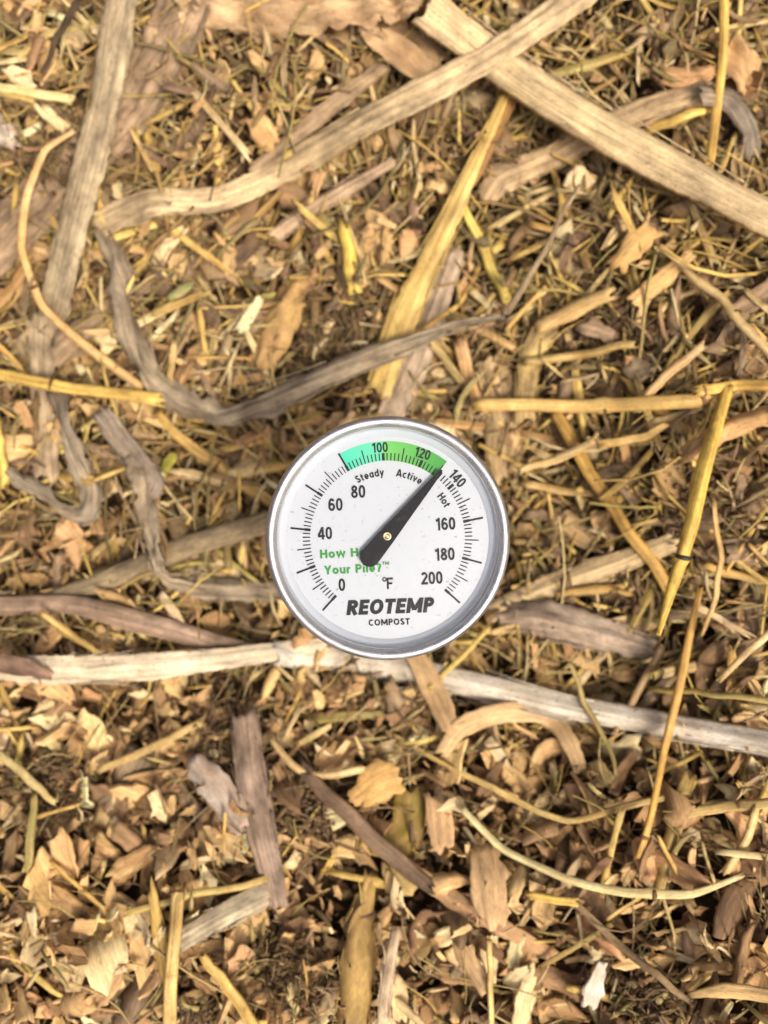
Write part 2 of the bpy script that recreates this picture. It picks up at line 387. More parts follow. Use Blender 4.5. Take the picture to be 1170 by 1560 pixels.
def glass_mat():
    m, nt, n, l, b = nodes_of('window_glass')
    g = n.new('ShaderNodeBsdfGlossy'); g.inputs['Roughness'].default_value = 0.03; g.inputs[0].default_value = (1, 1, 1, 1)
    t = n.new('ShaderNodeBsdfTransparent'); t.inputs[0].default_value = (0.97, 0.98, 0.98, 1)
    fr = n.new('ShaderNodeFresnel'); fr.inputs[0].default_value = 1.22
    mx = n.new('ShaderNodeMixShader'); l.new(fr.outputs[0], mx.inputs[0]); l.new(t.outputs[0], mx.inputs[1]); l.new(g.outputs[0], mx.inputs[2])
    # dust and fine scuffs lying on the glass
    tc = n.new('ShaderNodeTexCoord'); ns = n.new('ShaderNodeTexNoise'); ns.inputs['Scale'].default_value = 420; ns.inputs['Detail'].default_value = 5; ns.inputs['Roughness'].default_value = 0.7
    l.new(tc.outputs['Object'], ns.inputs['Vector'])
    r = n.new('ShaderNodeMapRange'); r.inputs[1].default_value = 0.52; r.inputs[2].default_value = 0.80; r.inputs[3].default_value = 0.0; r.inputs[4].default_value = 0.05
    l.new(ns.outputs[0], r.inputs[0])
    df = n.new('ShaderNodeBsdfDiffuse'); df.inputs[0].default_value = (0.6, 0.58, 0.54, 1)
    m2 = n.new('ShaderNodeMixShader'); l.new(r.outputs[0], m2.inputs[0]); l.new(mx.outputs[0], m2.inputs[1]); l.new(df.outputs[0], m2.inputs[2])
    l.new(m2.outputs[0], n['Material Output'].inputs[0])
    return m
M['glass'] = glass_mat()

R = RIM_R
Z = RIM_R/549.0                                    # metres per unit of the dial drawing
FACE_Z = -0.0050
bz = [(R*0.985, -0.0062), (R*0.998, -0.0050), (R, -0.0036), (R*0.997, -0.0019), (R*0.986, -0.0008), (R*0.968, -0.0001), (R*0.950, 0.0), (R*0.930, -0.0003), (R*0.917, -0.0009), (R*0.909, -0.0018), (R*0.9075, -0.0024)]
V, F, uv = lathe(bz); obj('bezel', mesh_np('bezel', V, F, uv, mats=(M['steel'],)), th)
V, F, uv = lathe([(R*0.9075, -0.0022), (R*0.9015, -0.0019), (R*0.8985, -0.0024), (R*0.900, -0.0032)]); obj('gasket', mesh_np('gasket', V, F, uv, mats=(M['gasket'],)), th)
V, F, uv = lathe([(R*0.90, -0.0026), (R*0.894, -0.0041), (R*0.886, -0.0045), (R*0.838, FACE_Z+0.0002), (R*0.834, FACE_Z-0.0004)]); obj('cup_ring', mesh_np('cup_ring', V, F, uv, mats=(M['cup'],)), th)
case_prof = [(R*0.985, -0.0062), (R*0.955, -0.0070), (R*0.95, -0.015), (R*0.90, -0.0185), (R*0.30, -0.020), (R*0.16, -0.0215), (R*0.155, -0.030), (0.0001, -0.030)]
V, F, uv = lathe(case_prof, 96); obj('case', mesh_np('case', V, F, uv, mats=(M['case'],)), th)
V, F, uv = lathe([(0.0031, -0.029), (0.0031, -0.30), (0.0001, -0.308)], 24); obj('stem', mesh_np('stem', V, F, uv, mats=(M['stem'],)), th)
V, F, uv = lathe([(R*0.8995, -0.0021), (R*0.70, -0.0019), (R*0.35, -0.00175), (0.00005, -0.0017)], 96); obj('glass_pane', mesh_np('glass_pane', V, F, uv, mats=(M['glass'],)), th)
V, F, uv = lathe([(R*0.872, FACE_Z), (R*0.5, FACE_Z), (0.00005, FACE_Z)], 96)
face = obj('dial_face', mesh_np('dial_face', V, F, uv, mats=(M['dial'],)), th)

# dial drawing: units = photo pixels in a 2.925x enlargement, origin at the pivot, y down
ZF = Z*1.028
def dp(x, y, lift=0.0): return Vector((x*ZF, -y*ZF, FACE_Z+lift))
ANG = [-138.2+27.02*i for i in range(11)]
def ang(t): return math.radians(np.interp(t, range(0, 201, 20), ANG))
def pol(r_, a): return (r_*math.sin(a), -r_*math.cos(a))
def arc_band(name, t0, t1, r0, r1, mat, lift, n=30):
    V = []; uvs = []; F = []
    for i in range(n+1):
        a = ang(t0+(t1-t0)*i/n)
        for r_ in (r0, r1): V.append(dp(*pol(r_, a), lift)); uvs.append((t0+(t1-t0)*i/n, r_))
    for i in range(n): F.append([2*i, 2*i+2, 2*i+3, 2*i+1])
    return obj(name, mesh_np(name, [tuple(v) for v in V], F, uvs, mats=(mat,), smooth=False), face)
arc_band('steady_zone_band', 80, 100, 340, 426, band_mat('print_teal', srgb(58, 184, 154), srgb(86, 190, 146), 80, 100), 0.00008)
arc_band('active_zone_band', 100, 130.3, 340, 426, band_mat('print_green_zone', srgb(96, 176, 76), srgb(32, 132, 30), 100, 130), 0.00008)
V = []; F = []
for t in range(0, 201, 2):
    a = ang(t); big = t % 20 == 0; mid = t % 10 == 0
    r1 = 430 if big else (402 if mid else 374); hw = 5.0 if big else 2.5
    ux, uy = math.cos(a), math.sin(a)
    segs = [(341, 368, 6.0), (368, r1, 4.2)] if big and t != 100 and t != 120 and t != 140 else ([(341, 374, 6.2)] if big else [(341, r1, hw)])
    for (q0, q1, h_) in segs:
        i0 = len(V)
        for r_, s_ in ((q0, -1), (q0, 1), (q1, 1), (q1, -1)):
            x, y = pol(r_, a); V.append(tuple(dp(x+ux*h_*s_, y+uy*h_*s_, 0.00016)))
        F.append([i0, i0+1, i0+2, i0+3])
obj('scale_ticks', mesh_np('scale_ticks', V, F, np.array(V)[:, :2], mats=(M['ink'],), smooth=False), face)

# own letterforms: strokes in a box of cap height 1, widened to the pen width t
def arc(cx, cy, rx, ry, a0, a1, n=14, e=2.0):
    out = []
    for i in range(n+1):
        q = math.radians(a0+(a1-a0)*i/n); c_, s_ = math.cos(q), math.sin(q)
        out.append((cx+rx*math.copysign(abs(c_)**(2/e), c_), cy+ry*math.copysign(abs(s_)**(2/e), s_)))
    return out
def glyph(ch, t):
    h = t/2; X = 0.73
    oval = lambda w, H, e=2.3: [arc(w/2, H/2, w/2-h, H/2-h, 90, 450, 28, e)]
    if ch == '0': return 0.58, oval(0.58, 1)
    if ch == '1': return 0.46, [[(0.33, 0), (0.33, 1)], [(0.33, 0.93), (0.24, 0.83), (0.06, 0.77)]]
    if ch == '2': return 0.58, [arc(0.29, 0.70, 0.29-h, 0.30-h, 165, -35, 14)+[(0.06+h, 0.10+h)], [(0, h), (0.58, h)]]
    if ch == '4': return 0.60, [[(0.43, 0), (0.43, 1)], [(0.40, 0.96), (0.05, 0.30)], [(0, 0.27), (0.60, 0.27)]]
    if ch == '6': return 0.58, [arc(0.29, 0.32, 0.29-h, 0.32-h, 90, 450, 24), arc(0.30, 0.5, 0.30-h, 0.5-h, 195, 40, 14)]
    if ch == '8': return 0.58, [arc(0.29, 0.745, 0.255-h, 0.255-h, 90, 450, 22), arc(0.29, 0.285, 0.29-h, 0.285-h, 90, 450, 24)]
    if ch == 'A': return 0.74, [[(h*0.8, 0), (0.35, 1)], [(0.74-h*0.8, 0), (0.39, 1)], [(0.15, 0.27), (0.59, 0.27)]]
    if ch == 'C': return 0.70, [arc(0.38, 0.5, 0.38-h, 0.5-h, 45, 315, 20)]
    if ch == 'E': return 0.56, [[(h, 0), (h, 1)], [(h, 1-h), (0.56, 1-h)], [(h, 0.51), (0.52, 0.51)], [(h, h), (0.56, h)]]
    if ch == 'F': return 0.54, [[(h, 0), (h, 1)], [(h, 1-h), (0.54, 1-h)], [(h, 0.50), (0.48, 0.50)]]
    if ch == 'H': return 0.68, [[(h, 0), (h, 1)], [(0.68-h, 0), (0.68-h, 1)], [(h, 0.52), (0.68-h, 0.52)]]
    if ch == 'I': return t, [[(h, 0), (h, 1)]]
    if ch == 'M': return 0.92, [[(h, 0), (h, 1)], [(0.92-h, 0), (0.92-h, 1)], [(h*1.1, 1-h*0.6), (0.46, 0.20)], [(0.92-h*1.1, 1-h*0.6), (0.46, 0.20)]]
    if ch == 'O': return 0.80, oval(0.80, 1, 2.1)
    if ch == 'P': return 0.60, [[(h, 0), (h, 1)], [(h, 1-h)]+arc(0.32, 0.69, 0.28-h, 0.31-h, 90, -90, 12)+[(h, 0.38+h)]]
    if ch == 'R': return 0.64, [[(h, 0), (h, 1)], [(h, 1-h)]+arc(0.33, 0.70, 0.29-h, 0.30-h, 90, -90, 12)+[(h, 0.40+h)], [(0.32, 0.42), (0.62-h*0.5, 0)]]
    if ch == 'S': return 0.60, [arc(0.30, 0.73, 0.28-h, 0.27-h, 25, 262, 14)+arc(0.30, 0.28, 0.30-h, 0.28-h, 82, -160, 14)]
    if ch == 'T': return 0.62, [[(0.31, 0), (0.31, 1)], [(0, 1-h), (0.62, 1-h)]]
    if ch == 'Y': return 0.68, [[(0.34, 0), (0.34, 0.42)], [(h*0.8, 1), (0.34, 0.40), (0.68-h*0.8, 1)]]
    if ch == 'a': return 0.58, [arc(0.29, X/2, 0.29-h, X/2-h, 90, 450, 20), [(0.58-h, 0), (0.58-h, X)]]
    if ch == 'c': return 0.52, [arc(0.29, X/2, 0.29-h, X/2-h, 48, 312, 16)]
    if ch == 'd': return 0.58, [arc(0.29, X/2, 0.29-h, X/2-h, 90, 450, 20), [(0.58-h, 0), (0.58-h, 1)]]
    if ch == 'e': return 0.57, [[(h, X*0.47), (0.57-h, X*0.47)]+arc(0.285, X/2, 0.285-h, X/2-h, 5, 318, 18)]
    if ch == 'i': return t, [[(h, 0), (h, X)], [(h, 0.84), (h, 1.0)]]
    if ch == 'l': return t, [[(h, 0), (h, 1)]]
    if ch == 'o': return 0.60, oval(0.60, X, 2.1)
    if ch == 'r': return 0.38, [[(h, 0), (h, X)], arc(0.34, X*0.55, 0.34-h, X*0.45-h, 172, 85, 8)]
    if ch == 's': return 0.46, [[(x*0.76, y*X) for x, y in g] for g in [arc(0.30, 0.73, 0.28-h, 0.25-h, 25, 262, 12)+arc(0.30, 0.28, 0.30-h, 0.26-h, 82, -160, 12)]]
    if ch == 't': return 0.36, [[(0.15, 0.93), (0.15, 0.16)]+arc(0.27, 0.17, 0.12, 0.17-h, 190, 290, 6), [(0, X-h), (0.36, X-h)]]
    if ch == 'u': return 0.56, [[(h, X)]+arc(0.28, 0.28, 0.28-h, 0.28-h, 180, 360, 12)+[(0.56-h, X)], [(0.56-h, 0), (0.56-h, 0.3)]]
    if ch == 'v': return 0.56, [[(h*0.7, X), (0.28, 0.08), (0.56-h*0.7, X)]]
    if ch == 'w': return 0.86, [[(h*0.7, X), (0.23, 0.08), (0.43, X*0.92), (0.63, 0.08), (0.86-h*0.7, X)]]
    if ch == 'y': return 0.56, [[(h*0.7, X), (0.29, 0.06)], [(0.56-h*0.7, X), (0.18, -0.26)]]
    if ch == '?': return 0.52, [arc(0.26, 0.72, 0.26-h, 0.28-h, 165, -45, 12)+[(0.26, 0.24)], [(0.26, 0), (0.26, t)]]
    if ch == '\u00b0': return 0.30, [arc(0.16, 0.86, 0.15, 0.15, 90, 450, 16)]
    if ch == "'": return 0.12, [[(0.06, 0.74), (0.06, 1)]]
    return 0.28, []
def stroke_quads(pts, w):
    P_ = np.array(pts, float); closed = np.hypot(*(P_[0]-P_[-1])) < 1e-6 and len(P_) > 3
    d = np.diff(P_, axis=0); d /= np.hypot(d[:, 0], d[:, 1])[:, None]+1e-12; nn = np.stack([-d[:, 1], d[:, 0]], 1)
    L_, R_ = [], []
    for i in range(len(P_)):
        a_ = nn[i-1] if i > 0 else (nn[-1] if closed else nn[0]); b_ = nn[i] if i < len(nn) else (nn[0] if closed else nn[-1])
        m_ = a_+b_; m_ /= np.hypot(*m_)+1e-12; k_ = min(1/max(m_ @ b_, 0.2), 2.4)
        L_.append(P_[i]+m_*w/2*k_); R_.append(P_[i]-m_*w/2*k_)
    return L_, R_
def text(name, s_, x, y, h, rot=0.0, mat='ink', t=0.17, sx=1.0, gap=0.11, shear=0.0, align='CENTER', width=None, lift=0.00022):
    """printed letters centred on (x, y) of the drawing, cap height h"""
    pen = 0.0; quads = []; k = 0
    for ch in s_:
        w, strokes = glyph(ch, t)
        for g in strokes:
            L_, R_ = stroke_quads(g, t*(0.6 if ch == '\u00b0' else 1)); k += 1
            for i in range(len(L_)-1): quads.append(([L_[i], R_[i], R_[i+1], L_[i+1]], pen, k % 6))
        pen += w+gap
    total = pen-gap; V = []; F = []; kx = h*sx if not width else width/total
    a = math.radians(rot)
    for q, off, kk in quads:
        i0 = len(V)
        for (gx, gy) in q:
            px = (gx+off-(0 if align == 'LEFT' else total/2)+shear*(gy-0.5))*kx; py = -(gy-0.5)*h
            V.append(tuple(dp(x+px*math.cos(a)-py*math.sin(a), y+px*math.sin(a)+py*math.cos(a), lift+kk*3e-6)))
        F.append([i0, i0+1, i0+2, i0+3])
    return obj(name, mesh_np(name, V, F, np.array(V)[:, :2], mats=(M[mat],), smooth=False), face)
c0 = (590.5, 589)
def T(name, s_, x, y, h, rot, **k): return text(name, s_, x-c0[0], y-c0[1], h, rot, **k)
NB = dict(t=0.18, sx=0.90, gap=0.08)
T('numeral', '0', 389, 796, 55, -2, **NB); T('numeral', '40', 315, 568, 55, -2, **NB); T('numeral', '60', 361, 442, 56, -2, **NB)
T('numeral', '80', 461, 385, 56, -2, **NB); T('numeral', '100', 556, 191, 44, -4, **NB); T('numeral', '120', 744, 217, 44, 17, **NB)
T('numeral', '140', 898, 326, 48, 48, **NB); T('numeral', '160', 845, 527, 55, -3, **NB); T('numeral', '180', 842, 661, 55, -3, **NB)
T('numeral', '200', 786, 766, 55, -3, **NB); T('unit_mark', '\u00b0F', 592, 790, 50, -2, t=0.16, gap=0.06)
def arc_text(name, s_, r_, a_mid, h):
    t, gap = 0.185, 0.13
    W = [glyph(c, t)[0] for c in s_]; total = sum(W)+gap*(len(s_)-1); pos = -total/2
    for c, w in zip(s_, W):
        a = math.radians(a_mid)+(pos+w/2)*h/r_; x, y = pol(r_, a)
        text(name, c, x, y, h, math.degrees(a), t=t); pos += w+gap
arc_text('zone_letter', 'Steady', 290, -16.0, 33); arc_text('zone_letter', 'Active', 290, 19.5, 33); arc_text('zone_letter', 'Hot', 300, 56.3, 33)
T('brand_word', 'REOTEMP', 604, 891, 66, -2, t=0.24, gap=0.08, shear=0.16, width=382)
T('model_word', 'COMPOST', 598, 961, 28, -2, t=0.20, gap=0.13, width=182)
T('slogan_line', "How Hot's", 293, 661, 38, -3, mat='ink_green', t=0.20, width=262, align='LEFT')
T('slogan_line', 'Your Pile?', 312, 732, 38, -3, mat='ink_green', t=0.20, width=252, align='LEFT')
T('trademark_sign', 'TM', 582, 701, 15, -3, mat='ink_green', t=0.2, width=30)

# needle: tapered blade with rounded tail, standing above the face
na = math.atan2(828-588, 580-290)
def needle_outline():
    tipR, tailR = 376, 160
    pts = []
    for s_, wv in ((-tailR+42, 44), (0, 37), (150, 25), (300, 14), (tipR-10, 8.5)): pts.append((s_, wv))
    out = [(s_, w_) for s_, w_ in pts] + [(tipR, 3.0), (tipR, -3.0)] + [(s_, -w_) for s_, w_ in pts[::-1]]
    for i in range(1, 12):
        t = math.pi/12*i; out.append((-tailR+42-44*math.sin(t), -44*math.cos(t)))
    return out
ol = needle_outline(); NZ = 0.0019
V = []
for lift in (NZ, NZ-0.0004):
    for s_, w_ in ol:
        x = s_*math.sin(na)+w_*math.cos(na)-2.5; y = -s_*math.cos(na)+w_*math.sin(na)-9; V.append(tuple(dp(x, y, lift)))
n_ = len(ol); me = bpy.data.meshes.new('needle')
me.from_pydata(V, [], [list(range(n_))[::-1], list(range(n_, 2*n_))]+[[i, (i+1) % n_, n_+(i+1) % n_, n_+i] for i in range(n_)]); me.materials.append(M['needle']); me.update()
needle = obj('needle', me, th)
def ring(name, r0, r1, z0, z1, mat, parent):
    V, F, uv = lathe([(r1*ZF, FACE_Z+z0), (r1*ZF, FACE_Z+z1), (r1*0.85*ZF, FACE_Z+z1+0.00025), (r0*ZF, FACE_Z+z1+0.00015), (r0*ZF, FACE_Z+z1-0.0003), (0.00002, FACE_Z+z1-0.0003)], 32)
    return obj(name, mesh_np(name, V+np.array([-2.5*ZF, 9*ZF, 0]), F, uv, mats=(mat,)), parent)
ring('pivot_eyelet', 10, 19, NZ-0.0002, NZ+0.0004, M['brass'], needle)
ring('spindle', 3, 8, 0.0003, NZ+0.0005, M['brass'], needle)

# ------------------------------------------------------------------ traced plant pieces: (pixel path, width in pixels) laid on the pile
FOOT = []                                            # footprints in photo pixels, to keep loose litter from hiding under them
def to_metres(P, w):
    w = np.atleast_1d(np.array(w, float)); w = np.full(len(P), w[0]) if len(w) == 1 else w
    return w*np.interp(np.linspace(0, 1, len(w)), np.linspace(0, 1, len(P)), [(CAM_Z-p.z)/1170 for p in P])
def path(pts, dz):
    if np.isscalar(dz): dz = [dz]*len(pts)
    else: dz = np.interp(np.linspace(0, 1, len(pts)), np.linspace(0, 1, len(dz)), dz)
    return [at(p[0], p[1], d/1000) for p, d in zip(pts, dz)]
_seed = [100]
def finish(o, col, label, cat):
    o.color = (*col, 1); tag(o, label, cat); return o
def recentre(me, P):
    c = Vector(P[len(P)//2]); co = np.empty(len(me.vertices)*3, np.float32); me.vertices.foreach_get('co', co)
    co = co.reshape(-1, 3)-np.array(c, np.float32); me.vertices.foreach_set('co', co.ravel()); me.update(); return c
def blade(name, pts, w, dz, col, label, cat='leaf blade', **k):
    _seed[0] += 1; P = path(pts, dz); FOOT.append((pts, float(np.max(w)))); w = to_metres(P, w)
    me = ribbon_mesh(name, P, w, _seed[0], **k); c = recentre(me, P); o = obj(name, me, None, c)
    if name in ('reed_leaf', 'leaf_sheath', 'stalk', 'husk'):      # torn strands standing off the edges
        r = np.random.default_rng(_seed[0]+7000); C = catmull(P, 60); T_, S_, U_ = frames(C, np.zeros(60)); W_ = interp_list(w, 60)
        Vs, Fs, Ts, UVs = [], [], [], []; base = 0
        for q in range(int(r.integers(5, 10))):
            i0 = int(r.integers(0, 50)); m_ = int(r.integers(6, 14)); sg = r.choice([-1, 1]); i1 = min(i0+m_, 59); idx = np.arange(i0, i1+1)
            if r.random() < 0.5: idx = idx[::-1]
            t_ = np.linspace(0, 1, len(idx))[:, None]
            K = C[idx]+S_[idx]*(W_[idx]*0.47*sg)[:, None] + S_[idx]*sg*t_**2*r.uniform(0.0003, 0.0028)+U_[idx]*(t_*r.uniform(-0.003, 0.003)-0.0004)
            V4, F4, F3, uv = tube_arrays(K, np.linspace(0.00042, 0.00010, len(idx))*r.uniform(0.7, 1.6), 4, 0.6, np.zeros(len(idx)), False)
            Vs.append(V4); Fs.append(F4+base); Ts.append(F3+base); UVs.append(uv); base += len(V4)
        fo = obj('frayed_fibres', mesh_np('frayed_fibres', np.concatenate(Vs)-np.array(c), np.concatenate(Fs), np.concatenate(UVs), mats=(M[k.get('mat', 'blade')],), F3=np.concatenate(Ts)), o)
        fo.color = (*(min(0.8, x*0.9) for x in srgb(*col)), 1); fo['kind'] = 'stuff'
    return finish(o, srgb(*col), label, cat)
M['joint'] = plain('joint_brown', srgb(120, 84, 44), 0.7); M['joint_black'] = plain('joint_dark', (0.02, 0.016, 0.012), 0.6)
def straw(name, pts, w, dz, col, label, cat='straw', joint=1.0, **k):
    _seed[0] += 1; P = path(pts, dz); FOOT.append((pts, float(np.max(w)))); w = to_metres(P, w)
    me = tube_mesh(name, P, w/2, _seed[0], **k); c = recentre(me, P); o = obj(name, me, None, c)
    for nd in k.get('nodes', ()):                    # the joints of the stem: a thin raised ring each
        C = catmull(P, 400); i = min(max(int(nd*399), 1), 398); d = (C[i+1]-C[i-1]); d /= np.linalg.norm(d); rr = float(np.interp(nd, np.linspace(0, 1, len(w)), w))/2*1.16
        V4, F4, F3, uv = tube_arrays(np.array([C[i]-d*joint*0.0005, C[i], C[i]+d*joint*0.0005]), np.array([0.98, 1.08, 0.98])*rr, 14, k.get('flat', 0.6)*1.08, np.zeros(3), False)
        obj('joint', mesh_np('joint', V4-np.array(c), F4, uv, mats=(M['joint_black' if joint > 1 else 'joint'],), F3=F3), o)
    return finish(o, srgb(*col), label, cat)

TAN = (196, 158, 104); GOLD = (222, 178, 84); YEL = (228, 190, 78); PALE = (216, 194, 148); GREYB = (146, 126, 104); BRN = (112, 84, 64); PURP = (104, 78, 68)
# top left
blade('reed_leaf', [(300, -40), (255, 60), (200, 150), (120, 240), (40, 320), (-50, 410)], [70, 90, 85, 80], 13, (172, 143, 109), 'wide brown leaf blade slanting under the upright grey blade, top left', cup=0.15, nv=13, crumple=0.004, ragged=0.06)
blade('reed_leaf', [(188, -30), (165, 110), (135, 240), (95, 400), (68, 520), (62, 600)], [46, 50, 48, 44, 30], [25, 23, 21, 17, 13], (188, 167, 128), 'long upright grey-tan leaf blade at the top left', cup=0.2, wave=0.08)
blade('reed_leaf', [(58, 480), (62, 600), (68, 730)], [42, 36, 40], 15, (194, 169, 130), 'short pale upright blade below the long grey-tan blade, left edge', cup=0.3)
blade('reed_leaf', [(78, 590), (92, 640), (112, 690), (138, 742), (128, 785), (92, 778), (52, 748), (8, 722)], [42, 26, 38, 24, 30, 20, 26, 14], 18, (160, 144, 118), 'crumpled grey blade curling round at the left edge', cup=0.6, wave=0.3, twist=(0.3, -0.8, 0.6, -0.4, 0.9, 0.1), crumple=0.0025, ragged=0.2, kink=0.7)
straw('straw', [(112, 200), (66, 232), (36, 300), (32, 380), (62, 460), (128, 528), (216, 590)], [7, 10, 11, 12, 13, 14], [24, 24, 22, 22, 20, 16], (230, 186, 122), 'long curved orange-tan stem arching down the left side', 'stem', nodes=(0.62,))
straw('straw', [(-20, 568), (100, 588), (240, 610)], [17, 18, 19], 20, (242, 202, 104), 'bright yellow straw lying across the left edge', nodes=(0.42,))
straw('straw', [(238, 630), (330, 712), (430, 775)], [14, 20, 20], 12, (218, 178, 100), 'tan straw slanting down toward the rim of the thermometer from its upper left', nodes=(0.5,))
straw('straw', [(-10, 640), (8, 740)], [18, 17], 18, (244, 210, 104), 'short yellow straw standing on end at the left edge')
straw('straw', [(-15, 132), (110, 152)], [15, 13], 14, (244, 222, 152), 'pale straw stub poking in at the top left edge')
straw('straw', [(-20, 80), (30, 78), (75, 52), (130, 40)], [12, 12, 10], 12, (228, 206, 132), 'bent pale yellow stem in the top left corner')
straw('twig', [(120, 0), (85, 60), (62, 110)], [14, 12, 8], 21, (80, 64, 44), 'thin dark twig at the top left corner', 'twig', mat='bark', lumpy=0.06, hollow=False)
straw('straw', [(208, 170), (228, 220), (240, 265)], [18, 17, 14], 9, (220, 186, 102), 'yellow straw stub beside the upright grey-tan blade')
# long blade across the top and its folded continuation
blade('reed_leaf', [(905, -25), (740, 88), (560, 180), (430, 258), (330, 302), (230, 305), (140, 345)], [40, 42, 44, 40, 34, 52, 40], [29, 29, 25, 21, 17, 15, 15], (216, 187, 138), 'long pale blade slanting from the top centre down to the upper left', cup=0.22, twist=(0.1, 0.1, -0.1, 0.1, 0.25, -0.35, 0.2))
blade('reed_leaf', [(152, 345), (172, 400), (190, 455), (212, 545), (238, 585), (285, 622), (335, 632), (420, 602), (520, 560), (620, 522), (690, 495), (768, 480)], [18, 40, 30, 46, 34, 50, 38, 48, 36, 24, 18, 14], [15, 20, 18, 22, 20, 20, 22, 22, 27, 29, 29, 27], (166, 148, 118), 'grey-brown twisted blade sweeping in a curve above the thermometer', cup=0.55, wave=0.35, twist=(0.9, -0.3, 0.6, -0.5, 0.7, -0.7, 0.5, -0.2, 0.5, 0.1, 0.6), ragged=0.16, crumple=0.0022, kink=0.6)
straw('twig', [(882, 282), (830, 380), (770, 480)], [7, 9, 11], [37, 33, 29], (168, 144, 107), 'thin grey twig above the thermometer, tip pointing up', 'twig', mat='bark', hollow=False)
blade('reed_leaf', [(600, 245), (520, 290), (455, 330), (415, 360)], [14, 24, 28, 22], 19, (206, 173, 133), 'short tan blade lying parallel below the long pale blade', cup=0.35)
blade('reed_leaf', [(590, 95), (510, 155), (430, 220), (380, 262)], [22, 26, 22, 14], 14, (190, 159, 118), 'narrow brown blade tucked above the long pale blade', cup=0.3)
# top right
blade('stalk', [(650, 0), (760, 85), (900, 178), (1040, 255), (1170, 322), (1240, 350)], [60, 58, 58, 54, 54], [27, 29, 31, 33, 33], (224, 195, 142), 'broad pale flattened stalk slanting across the top right', 'stalk', cup=0.5, ridge=0.02, mat='pale', thick=0.002, ragged=0.03)
blade('stalk', [(738, 305), (765, 268), (850, 232), (905, 200), (1000, 158), (1085, 135)], [36, 44, 44, 40, 36], [15, 17, 17, 17, 21, 23], (210, 177, 128), 'tan split stalk passing under the broad pale stalk', 'stalk', cup=0.4, mat='blade', thick=0.001)
blade('reed_leaf', [(1070, 140), (1115, 150), (1145, 195), (1150, 240)], [30, 36, 34, 24], [25, 23, 17, 15], (148, 133, 111), 'dark grey blade bending down at the right edge behind the upright straw', cup=0.4)
straw('straw', [(985, 200), (1040, 178), (1090, 160)], [15, 16, 16], [17, 20, 20], (240, 200, 104), 'yellow straw sliver alongside the dark grey blade, top right')
straw('straw', [(1108, -20), (1100, 90), (1092, 170), (1083, 245)], [14, 15, 15, 13], [26, 28, 26, 22], (234, 190, 96), 'upright yellow straw at the top right')
# centre top: yellow leaf sheath
blade('leaf_sheath', [(772, 140), (720, 255), (660, 385), (612, 490), (575, 600)], [13, 22, 37, 46, 42], [18, 21, 22, 21, 16], (218, 186, 106), 'broad bright yellow leaf sheath running down to the top of the thermometer', 'leaf sheath', cup=0.25, mat='straw')
straw('straw', [(788, 140), (748, 225), (712, 290)], [12, 15, 10], 14, (172, 126, 78), 'narrow brown stem beside the yellow leaf sheath', 'stem')
blade('reed_leaf', [(694, 380), (655, 490), (605, 610), (580, 660)], [30, 44, 46, 44], 14, (196, 171, 139), 'grey blade beside the yellow leaf sheath running behind the thermometer', cup=0.25)
straw('straw', [(524, 345), (540, 442)], [20, 19], 12, (242, 210, 96), 'short yellow straw stub below the short tan blade')
straw('straw', [(704, 302), (740, 385), (770, 460)], [15, 17, 16], 14, (226, 202, 104), 'greenish yellow straw right of the yellow leaf sheath')
straw('straw', [(575, 425), (660, 468), (785, 530)], [10, 16, 14], 11, (200, 164, 108), 'tan stem crossing behind the yellow leaf sheath', 'stem')
blade('dry_leaf', [(395, 560), (418, 490), (445, 440), (482, 415)], [44, 62, 50, 14], 13, (204, 164, 100), 'curled tan leaf standing left of the yellow leaf sheath', 'dry leaf', cup=0.5, nv=11, mat='leaf', crumple=0.003, twist=(0.2, 0.4, 0.2))
# crumpled leaves along the top
blade('dry_leaf', [(265, -10), (360, 8), (470, 0), (570, -5), (640, 0)], [70, 84, 90, 80, 40], [16, 18, 20, 20, 18], (208, 176, 130), 'large crumpled pinkish tan leaf at the top edge', 'dry leaf', nv=21, mat='leaf', crumple=0.007, cup=0.3, ragged=0.06)
blade('dry_leaf', [(548, 48), (600, 62), (650, 100), (672, 112)], [20, 70, 56, 14], [16, 17, 15, 14], (200, 166, 120), 'pointed crumpled leaf tip hanging below the large crumpled leaf', 'dry leaf', nv=13, mat='leaf', crumple=0.005, cup=0.2)
blade('dry_leaf', [(1105, 50), (1130, 90), (1148, 140)], [40, 66, 30], 16, (224, 178, 118), 'curled light orange leaf scrap in the top right corner', 'dry leaf', nv=11, mat='leaf', crumple=0.005)
blade('dry_leaf', [(1010, 115), (1060, 118), (1092, 105)], [22, 34, 16], 14, (220, 172, 116), 'small light orange leaf scrap left of the upright straw', 'dry leaf', nv=9, mat='leaf', crumple=0.003)
blade('dry_leaf', [(-20, 185), (8, 205), (24, 225)], [50, 52, 18], 14, (206, 192, 168), 'frayed whitish leaf scrap at the left edge', 'dry leaf', nv=11, mat='leaf', crumple=0.005, ragged=0.2)
